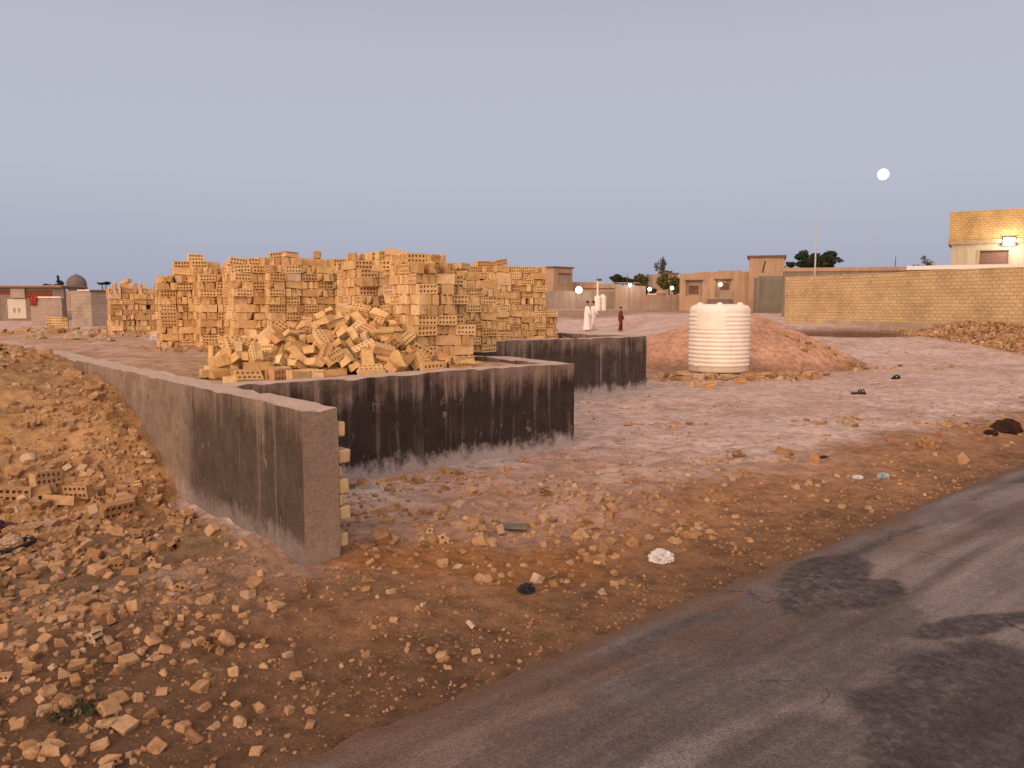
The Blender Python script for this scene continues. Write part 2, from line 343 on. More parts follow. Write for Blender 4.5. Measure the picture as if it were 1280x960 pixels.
def soil_col(u, w, h=None):
    x, y = w2c(u, w)
    a = fbm(u*.7, w*.7, 51, 5); b = fbm(u*2.6, w*2.6, 61, 4); c = fbm(u*.25, w*.25, 71, 3)
    dust = np.array([.61, .455, .395]); pink = np.array([.5, .325, .265]); org = np.array([.355, .185, .09]); brn = np.array([.15, .087, .051]); gry = np.array([.36, .28, .25])  # brn: brown earth, made darker to carry the dim foreground light
    C = dust[None]*np.ones((u.size, 1))
    def put(col, m): nonlocal C; m = np.clip(m, 0, 1)[:, None]; C = C*(1-m) + col[None]*m
    put(pink, sstep(.48, .62, a)*.6)
    put(np.array([.64, .52, .475]), sstep(.5, .62, b)*sstep(.4, .6, c)*.6)
    put(org, (1-sstep(3.7, 4.7, w + 1.4*(a-.5) + .8*(b-.5)))*.95)               # verge
    put(org, (1-sstep(4.2, 6.2, w + 2.2*(b-.5)))*(1-sstep(4.5, 8., u))*.55)
    put(brn, (1-sstep(.6, 4.2, u + 2.2*(a-.5)))*(1-sstep(3.7, 5.2, w + .8*(b-.5)))*.9)  # near-left brown soil, foreground falloff of light put into its colour
    for px_, py_, r_ in ((545, 705, .42), (465, 705, .35), (700, 700, .4), (620, 720, .3)):
        a_, b_ = G(px_, py_); put(np.array([.36, .165, .06]), np.clip(1.4*np.exp(-(((u-a_)**2+(w-b_)**2)/r_**2)) - .5*b, 0, .85))
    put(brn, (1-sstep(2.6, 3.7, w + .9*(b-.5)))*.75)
    put(np.array([.25, .16, .095]), (1-sstep(1.9, 2.1, u))*sstep(4.2, 5.2, w + .8*(a-.5)))
    put(gry, np.exp(-(((u-.1)/.5)**2+((w-6.3)/.5)**2)*1.2)*.9 + np.exp(-(((u+.9)/.5)**2+((w-5.7)/.35)**2)*1.2)*.9)
    put(np.array([.56, .5, .49]), np.exp(-((w-6.15)/.3)**2)*(u > 2.3)*(u < 6.4)*sstep(.35, .6, b)*.8)  # salt bloom
    put(np.array([.56, .5, .49]), np.exp(-((w-9.35)/.4)**2)*(u > 6.1)*(u < 11.5)*sstep(.35, .6, b)*.8)
    put(np.array([.42, .24, .16]), np.exp(-(((x-4.2)/4.)**2+((y-19.)/2.2)**2)))
    put(np.array([.13, .055, .028]), np.clip(1.5*np.exp(-(((x-12.6)/2.6)**2+((y-29.8)/1.3)**2)), 0, 1)*.9)  # dark reddish trench earth, with the ditch shadow put into its colour
    put(np.array([.34, .24, .1]), sstep(13.5, 16, x)*sstep(22, 24, y)*(1-sstep(32, 36, y))*.8)
    put(np.array([.27, .15, .1]), sstep(54, 58, y + 3*(a-.5))*(1-sstep(64, 66, y))*.7)
    put(np.array([.44, .31, .25]), sstep(66, 75, y)*.8)
    return C
def wedge(u): return np.clip(.028*(np.asarray(u, float)-5.), -.13, .16)      # the road edge is not quite square to the plot
def grid_faces(n, m, wrap=False):
    i, j = np.meshgrid(np.arange(n-1), np.arange(m if wrap else m-1), indexing='ij'); k = (j+1) % m
    return np.stack([i*m+j, (i+1)*m+j, (i+1)*m+k, i*m+k], -1).reshape(-1, 4)
# ground: one sheet, polar about the photographer, fine where the photo looks
ang = np.concatenate([np.arange(-41, 41, .17), np.arange(41, 319, 3.)]); ang = np.radians(ang)
rr = np.concatenate([[.3, .8, 1.3], np.exp(np.arange(math.log(1.6), math.log(75), .0085)), np.exp(np.linspace(math.log(80), math.log(4000), 24))])
A, R_ = np.meshgrid(ang, rr)
gx, gy = (R_*np.sin(A)).ravel(), (R_*np.cos(A)).ravel()
gu, gw = c2w(gx, gy); gh = ground_h(gu, gw)
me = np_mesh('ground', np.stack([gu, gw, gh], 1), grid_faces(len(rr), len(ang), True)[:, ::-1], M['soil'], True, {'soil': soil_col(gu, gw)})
link(tag(bpy.data.objects.new('ground', me), kind='structure'))
# road
def road_mask(u, w):
    def blob(px, py, ru, rw, rot=0., k=1.):
        a, b = G(px, py, .02); du, dw = u-a, w-b
        c, s = math.cos(rot), math.sin(rot); d = np.sqrt(((du*c+dw*s)/ru)**2 + ((-du*s+dw*c)/rw)**2)
        return 1-sstep(.86, 1.04, d + .8*(fbm(u*2.4, w*2.4, 81, 5)-.5))
    tar = np.maximum.reduce([blob(1030, 728, .62, .22, .25), blob(1090, 742, .34, .14, .0), blob(985, 790, .95, .5, .1)*.6,
                             blob(860, 850, .75, .42, 0)*.5, blob(1228, 780, .5, .1, -.35)*.95, blob(1275, 925, 1.05, .62, .15)*.95, blob(1000, 955, .5, .3)*.5,
                             blob(700, 935, .5, .28)*.55])
    e = 2.6-w+wedge(u); nz = fbm(u*1.7, w*5, 91, 4); n2 = fbm(u*.9, w*2., 97, 5); n3 = fbm(u*9, w*9, 99, 3)
    edge = np.clip(1-sstep(.0, .2, e + .45*(nz-.5) + .12*(n3-.5)), 0, 1)*.9                       # soil spilling over the edge
    tongue = sstep(.56, .68, n2)*(1-sstep(.1, .75, e))*.7
    line = lambda c, wd_, a_: a_*np.exp(-((e-c-.1*(vn(u*.6, w*0, 4)-.5)-.05*(vn(u*2.3, w*0, 14)-.5))/wd_)**2)
    ruts = (line(.52, .045, .75) + line(.72, .035, .6))*sstep(.3, .55, fbm(u*1.1, w*3, 95, 4))
    crumb = line(.2, .09, .8)*sstep(.3, .55, nz)
    tar = np.clip(np.maximum(tar, np.maximum(crumb, ruts*.7)), 0, 1)
    edge = np.clip(np.maximum(edge, tongue) + ruts*.35, 0, 1)*(1-.8*np.clip(tar-.4, 0, 1))
    dust = np.clip(.85-.3*sstep(-.5, -2.5, w) + line(.38, .1, .5), 0, 1)
    return np.stack([dust, tar, edge], 1)
ru = np.concatenate([np.linspace(-60, -3, 60), np.arange(-2.96, 14, .03), np.linspace(14.1, 25, 120), np.linspace(26, 160, 90)])
rw = np.concatenate([np.linspace(-4.6, -2.5, 20), np.arange(-2.46, 2.66, .03)])
U, W = np.meshgrid(ru, rw); U0 = U.ravel(); W0 = W.ravel().copy()
t_edge = sstep(2.1, 2.62, W0)
W0 = W0 + t_edge*(.03*(fbm(U0*1.3, U0*0, 101, 4)-.5) + .07*(fbm(U0*7, U0*0, 103, 3)-.5) + wedge(U0)) + .03
Z0 = .022 - .05*sstep(2.45, 2.7, W.ravel()) + .006*(fbm(U0*2, W0*2, 107, 3)-.5) - .018*(W0/4)**2*.5
me = np_mesh('road', np.stack([U0, W0, Z0], 1), grid_faces(len(rw), len(ru))[:, ::-1], M['road'], True, {'mask': road_mask(U0, W0)})
link(tag(bpy.data.objects.new('road', me), kind='structure'))
# raised fill behind the low walls
def fill_h(u, w):
    lim = np.interp(u, [2, 7, 9.5, 12], [24, 22, 13.6, 12.9])
    z = .9 + .03*sstep(9, 13, w) + .05*(fbm(u*1.2, w*1.2, 111, 4)-.5) + .02*(fbm(u*5, w*5, 113, 3)-.5)
    return z*(1-sstep(0, 3., w-lim)) - .15*sstep(1.5, 3, w-lim)
fu = np.arange(2.2, 11.16, .06); fw = np.arange(6.4, 27, .06); U, W = np.meshgrid(fu, fw)
F4 = grid_faces(len(fw), len(fu))[:, ::-1]; cu = U.ravel()[F4].mean(1); cw = W.ravel()[F4].mean(1)
F4 = F4[~((cu > 6.08) & (cw < 9.66))]
u_, w_ = U.ravel(), W.ravel()
pc = np.array([.54, .36, .265])[None]*(.85+.3*fbm(u_*.8, w_*.8, 121, 4))[:, None]
pc = pc + (np.array([.4, .25, .13])-pc)*np.clip(sstep(.5, .65, fbm(u_*1.9, w_*1.9, 123, 4)), 0, 1)[:, None]*.6
pc = pc + (np.array([.56, .38, .2])-pc)*(np.exp(-(((u_-4.2)/1.7)**2+((w_-8.2)/1.6)**2))*.75)[:, None]      # brick dust about the heap
me = np_mesh('terrain', np.stack([u_, w_, fill_h(u_, w_)], 1), F4, M['soil'], True, {'soil': pc})
link(tag(bpy.data.objects.new('terrain', me), kind='structure'))
# earth mound against the long wall
def mound_h(u, w):
    s = w-4.4 + .9*(fbm(u*.8, w*.5, 131, 3)-.5)*sstep(2.1, 1.2, u)
    z = smin_prof(s) + .22*np.exp(-((u+.2)/1.6)**2)*sstep(4., 6.5, s)*(1-sstep(9, 12, s))
    z = z*(1-sstep(-4, -6, u)) - .4*sstep(-4, -6, u)
    return z + .18*(fbm(u*1.6, w*1.6, 133, 4)-.5) + .1*(fbm(u*6, w*6, 137, 3)-.5) + .05*np.abs(fbm(u*11, w*11, 139, 3)-.5)
mu = np.arange(-6.2, 2.14, .04); mw = np.arange(5.3, 18.6, .04); U, W = np.meshgrid(mu, mw); u_, w_ = U.ravel(), W.ravel()
mc = np.array([.48, .285, .135])[None]*(.72+.5*fbm(u_*1.3, w_*1.3, 141, 4))[:, None]
me = np_mesh('earth_mound', np.stack([u_, w_, mound_h(u_, w_)], 1), grid_faces(len(mw), len(mu))[:, ::-1], M['soil'], True, {'soil': mc})
link(tag(bpy.data.objects.new('earth_mound', me), 'tan earth and rubble mound heaped against the left face of the long grey wall', 'earth mound'))
# reddish sand pile behind the tank
def sand_h(x, y):
    a = (x-5.85)/3.5; b = (y-21.2)/2.9; r = np.sqrt(a*a+b*b) + .14*(fbm(x*.7, y*.7, 151, 4)-.5)
    t = np.clip(1-r, -.2, 1)
    return 2.02*t*(1-.22*t) - .05 + .1*(fbm(x*1.4, y*1.4, 153, 4)-.5)*sstep(0, .3, t) + .03*(fbm(x*6, y*6, 157, 3)-.5)
sx = np.arange(2.2, 10.2, .05); sy = np.arange(17.6, 25., .05); X, Y = np.meshgrid(sx, sy); x_, y_ = X.ravel(), Y.ravel(); u_, w_ = c2w(x_, y_)
sc_ = np.array([.58, .33, .22])[None]*(.8+.36*fbm(x_*.9, y_*.9, 161, 4))[:, None]
hz = sand_h(x_, y_); sc_ = sc_*(.62+.38*sstep(.05, .35, hz))[:, None]
me = np_mesh('sand_pile', np.stack([u_, w_, hz], 1), grid_faces(len(sy), len(sx))[:, ::-1], M['soil'], True, {'soil': sc_})
link(tag(bpy.data.objects.new('sand_pile', me), 'smooth reddish sand pile rising behind the big ribbed water tank', 'sand pile'))
def surf(u, w):
    u = np.atleast_1d(np.asarray(u, float)); w = np.atleast_1d(np.asarray(w, float)); x, y = w2c(u, w)
    h = ground_h(u, w)
    h = np.where((u < 2.08) & (u > -6) & (w > 5.4) & (w < 18), np.maximum(h, mound_h(u, w)), h)
    h = np.where((x > 2.3) & (x < 10.1) & (y > 17.7) & (y < 24.9), np.maximum(h, sand_h(x, y)), h)
    inside = ((u > 2.3) & (u < 6.) & (w > 6.5) & (w < 27)) | ((u >= 6.) & (u < 11.1) & (w > 9.75) & (w < 27))
    return np.where(inside, fill_h(u, w), h)
def sz(u, w): return float(surf(u, w)[0])
# ------------------------------------------------------------------ low walls
def rough_wall(name, pts, thick_sign, mat, zt, zb, label):
    """pts: list of boxes (u0,u1,w0,w1); faces gridded and roughened so edges and arrises wander"""
    bm = bmesh.new()
    for (a, b, c, d) in pts: box(bm, a, b, c, d, zb, zt)
    for it in range(9):
        es = [e for e in bm.edges if e.calc_length() > .1]
        if not es: break
        bmesh.ops.subdivide_edges(bm, edges=es, cuts=1, use_grid_fill=True)
    bmesh.ops.triangulate(bm, faces=[f for f in bm.faces if len(f.verts) > 4])
    for v in bm.verts:
        n = mnoise.noise_vector(v.co*1.3)*.008 + mnoise.noise_vector(v.co*5.)*.006
        top = v.co.z > zt-.02
        v.co += Vector((n.x, n.y, n.z*(1.5 if top else 0)))
        if top: v.co.z += mnoise.noise(v.co*.7)*.014 + min(0, mnoise.noise(v.co*5.5)+.15)*.045
    o = bm_obj(name, bm, mat)
    return tag(o, label, 'wall')
ENDW = rough_wall('retaining_wall', [(2.08, 2.32, 4.4, 16.3)], 1, M['wall_grey'], .965, -.6, 'long grey cement wall running away on the left, its near end ragged with bare brick ends')
w2 = rough_wall('retaining_wall', [(2.323, 6.2, 6.28, 6.52)], 1, M['wall_dark'], .955, -.4, 'black-stained low cement wall in front of the tumbled brick heap')
w3 = rough_wall('retaining_wall', [(5.96, 6.2, 6.523, 9.547)], 1, M['wall_mid'], .955, -.4, 'short return wall running back from the corner of the black-stained low wall')
w4 = rough_wall('retaining_wall', [(5.96, 11.27, 9.55, 9.79)], 1, M['wall_mid'], 1.025, -.4, 'streaked dark low wall ending nearest the ribbed water tank')
w5 = rough_wall('retaining_wall', [(11.03, 11.27, 9.793, 13.4)], 1, M['wall_mid'], 1.025, -.4, 'return wall running back from the corner of the wall nearest the tank')
for k, (z, d, h) in enumerate([(.83, .055, .09), (.66, .085, .085), (.47, .075, .09), (.3, .08, .085), (.13, .06, .08), (.565, .03, .07), (.385, .032, .07)]):
    bm = bmesh.new(); box(bm, 2.319, 2.32+d, 4.41, 4.41+.13, z-h/2, z+h/2, bev=.008)
    for v in bm.verts: v.co += mnoise.noise_vector(v.co*9)*.008
    bm_obj('brick_end', bm, M['tooth'], ENDW)
# ------------------------------------------------------------------ bricks
BL, BT, BH = .238, .075, .113
def brick_template(seed=0, both=True):
    rs = np.random.default_rng(seed); V = []; F = []
    hx, hz_ = .027, .025
    def lines(L, n, hs):
        pitch = L/n*.92; c0 = -(n-1)/2*pitch; out = [-L/2]
        for k in range(n): out += [c0+k*pitch-hs/2, c0+k*pitch+hs/2]
        return out + [L/2]
    xs = lines(BL, 5, hx); zs = lines(BH, 2, hz_)
    def face(ysign):
        base = len(V); y = ysign*BT/2
        for z in zs:
            for x in xs: V.append((x, y, z))
        nx = len(xs)
        for j in range(len(zs)-1):
            for i in range(nx-1):
                q = [base+j*nx+i, base+j*nx+i+1, base+(j+1)*nx+i+1, base+(j+1)*nx+i]
                if i % 2 == 1 and j % 2 == 1:
                    b = len(V); 
                    for idx in q: x, yy, z = V[idx]; V.append((x, y-ysign*.036, z))
                    rim = [(q[k], q[(k+1) % 4], b+(k+1) % 4, b+k) for k in range(4)]
                    fs = rim + [(b, b+1, b+2, b+3)]
                else: fs = [tuple(q)]
                F.extend(fs if ysign < 0 else [f[::-1] for f in fs])
        return base, nx
    def flat(y):
        b = len(V); V.extend([(-BL/2, y, -BH/2), (BL/2, y, -BH/2), (BL/2, y, BH/2), (-BL/2, y, BH/2)]); F.append((b+3, b+2, b+1, b) if y > 0 else (b, b+1, b+2, b+3))
    (flat(-BT/2) if seed == 1 else face(-1)); (flat(BT/2) if seed in (1, 3, 6, 9) else face(1))
    c = []
    for y in (-BT/2, BT/2):
        for z in (-BH/2, BH/2):
            for x in (-BL/2, BL/2): c.append(len(V)); V.append((x, y, z))
    F += [(c[0], c[4], c[5], c[1]), (c[2], c[3], c[7], c[6]), (c[0], c[2], c[6], c[4]), (c[1], c[5], c[7], c[3])]
    V = np.array(V)
    # handmade irregularity
    V[:, 0] += .0025*np.sin(V[:, 2]*14+seed); V[:, 2] += .003*np.sin(V[:, 0]*9+seed*2.); V[:, 1] += .002*np.sin(V[:, 0]*11+seed)
    # knocked corners and edges
    for _ in range(int(rs.integers(0, 4))):
        c = np.array([rs.choice((-1, 1))*BL/2, rs.choice((-1, 1))*BT/2, rs.choice((-1, 1))*BH/2])
        k = np.linalg.norm(V-c, axis=1) < .013
        V[k] -= np.sign(c)*np.array([rs.uniform(.008, .028), rs.uniform(.004, .02), rs.uniform(.006, .022)])
    return V, np.array(F)
BTMP = [brick_template(s) for s in range(10)]
BMESH = [np_mesh('brick', v, f, M['brick']) for v, f in BTMP]
MASS_V, MASS_F, MASS_T = [], [], []
def rotz(a): c, s = math.cos(a), math.sin(a); return np.array([[c, -s, 0], [s, c, 0], [0, 0, 1]])
def mass_brick(pos, Rm):
    v, f = BTMP[random.randrange(10)]; off = sum(len(a) for a in MASS_V[-1:])
    MASS_V.append(v @ Rm.T + pos); MASS_F.append(f); MASS_T.append(random.random())
BRICKN = [0]
def lone_brick(pos, rot, label, group, dusty=False):
    o = bpy.data.objects.new('brick', BMESH[random.randrange(10)]); o.location = pos
    if isinstance(rot, Matrix): o.rotation_euler = rot.to_euler()
    else: o.rotation_euler = rot
    link(o); tag(o, label, 'brick', group); BRICKN[0] += 1
    if dusty: o.material_slots[0].link = 'OBJECT'; o.material_slots[0].material = M['frag']
    return o
SROT = RAD(-9)
def stack(px, depth, nx, ny, hfun, seed, single=0, rot=SROT, z0=.9, lab=None, zoff=0):
    """stack of perforated bricks: cells of three bricks, the direction turning from course to course"""
    rs = random.Random(seed); x = (px-640)/FPX*depth*.995; o = np.array([*c2w(x, depth), 0.])
    Rm = rotz(rot); P_ = .243; pit = BH+.002
    hm = [[max(0, int(round(hfun(i, j)))) for j in range(ny)] for i in range(nx)]
    joff = [rs.uniform(-.03, .03) for _ in range(nx)]
    for i in range(nx):
        for j in range(ny):
            for k in range(hm[i][j]):
                def hh(a, b): return hm[a][b] if 0 <= a < nx and 0 <= b < ny else 0
                if all(hh(a, b) > k for a, b in ((i-1, j), (i+1, j), (i, j-1), (i, j+1))) and k < hm[i][j]-1: continue
                along = (i+j+k) % 2 if rs.random() < .86 else rs.randrange(2)
                jx, jy = rs.gauss(0, .007), joff[i]*(1 if j == 0 else .3) + rs.gauss(0, .015)
                z = z0 + k*pit + BH/2 + .004 + zoff
                for q in range(3):
                    if (k == hm[i][j]-1 and rs.random() < .12) or (k > 2 and rs.random() < .01): continue
                    d = (q-1)*(BT+.004)
                    if along: lx, ly, a = i*P_+.12+jx, j*P_+.12+d+jy, 0.
                    else: lx, ly, a = i*P_+.12+d+jx, j*P_+.12+jy, math.pi/2
                    a += rs.gauss(0, .035); 
                    if rs.random() < .1: ly -= .045*rs.random()
                    p = o + Rm @ np.array([lx, ly, 0]) + np.array([0, 0, z])
                    R2 = rotz(rot+a+(math.pi if rs.random() < .5 else 0))
                    front = j == 0 and (along == 0 or q == 0)
                    if single and front and lab and SINGLE[0] > 0:
                        SINGLE[0] -= 1
                        lone_brick(p, (rs.gauss(0, .01), rs.gauss(0, .01), rot+a), lab[0], lab[1])
                    else: mass_brick(p, R2)
                if k == hm[i][j]-1:       # loose bricks thrown on top
                    if rs.random() < .13:
                        flat = rs.random() < .35
                        p = o + Rm @ np.array([i*P_+.12, j*P_+.12, 0]) + np.array([0, 0, z+BH*.5+(BT if flat else BH)*.5+.006])
                        Rq = np.array(Matrix.Rotation(rs.gauss(0, .12), 3, 'Y') @ Matrix.Rotation(math.pi/2 if flat else rs.gauss(0, .05), 3, 'X'))
                        mass_brick(p, rotz(rot+rs.gauss(0, .22)+(math.pi/2 if rs.random() < .4 else 0)) @ Rq)
SINGLE = [55]
def hn(base, amp, s): return lambda i, j: base + amp*(vn(np.array([i*.8+s]), np.array([j*.9+s*3.]), s)[0]-.5)*2
LABC = ('tan perforated brick laid in the squared column at the right of the tumbled heap', 'bricks laid in the front column')
stack(521, 8.85, 3, 4, lambda i, j: [10, 10, 9][i] - (5 if (i == 2 and j == 0) else 0) + (1 if j >= 1 and i < 2 else 0), 1, 1, lab=LABC)
# (the rest of the stacks)
stack(137, 17.3, 5, 3, hn(9.2, .5, 3), 3)
stack(200, 12.5, 5, 3, lambda i, j: [9, 11, 12, 11, 11][i]+.6*(j == 1), 5, rot=SROT-.03)
stack(250, 12.2, 5, 3, lambda i, j: [10.6, 11, 11.4, 11.4, 12][i]-(j == 0)*.6, 7)
stack(296, 11.7, 2, 4, lambda i, j: [11, 11.6][i]-(j == 0)*.5, 9, rot=SROT+.04)
stack(337, 11.7, 7, 4, lambda i, j: [11.6, 12.3, 12.4, 12, 12.3, 12.1, 12.2][i]-(j == 0)*.7, 11, rot=SROT+.02)
stack(452, 10.3, 2, 4, lambda i, j: [11, 12][i]-(j == 0)*.6, 13)
stack(497, 10.7, 3, 3, lambda i, j: [11.4, 10.4, 10][i], 15)
stack(545, 11.2, 4, 3, lambda i, j: [11, 10.8, 10.4, 9][i], 17)
stack(580, 14.3, 4, 3, lambda i, j: [10.5, 11.4, 12, 12][i]+.3*j, 19, rot=SROT-.08)
stack(622, 14.5, 4, 3, lambda i, j: [12, 12.2, 11.8, 11.9][i], 21, rot=SROT-.12)
stack(668, 14.9, 2, 3, lambda i, j: [10, 5.4][i], 23, rot=SROT-.16)
HEAPMARK = 0
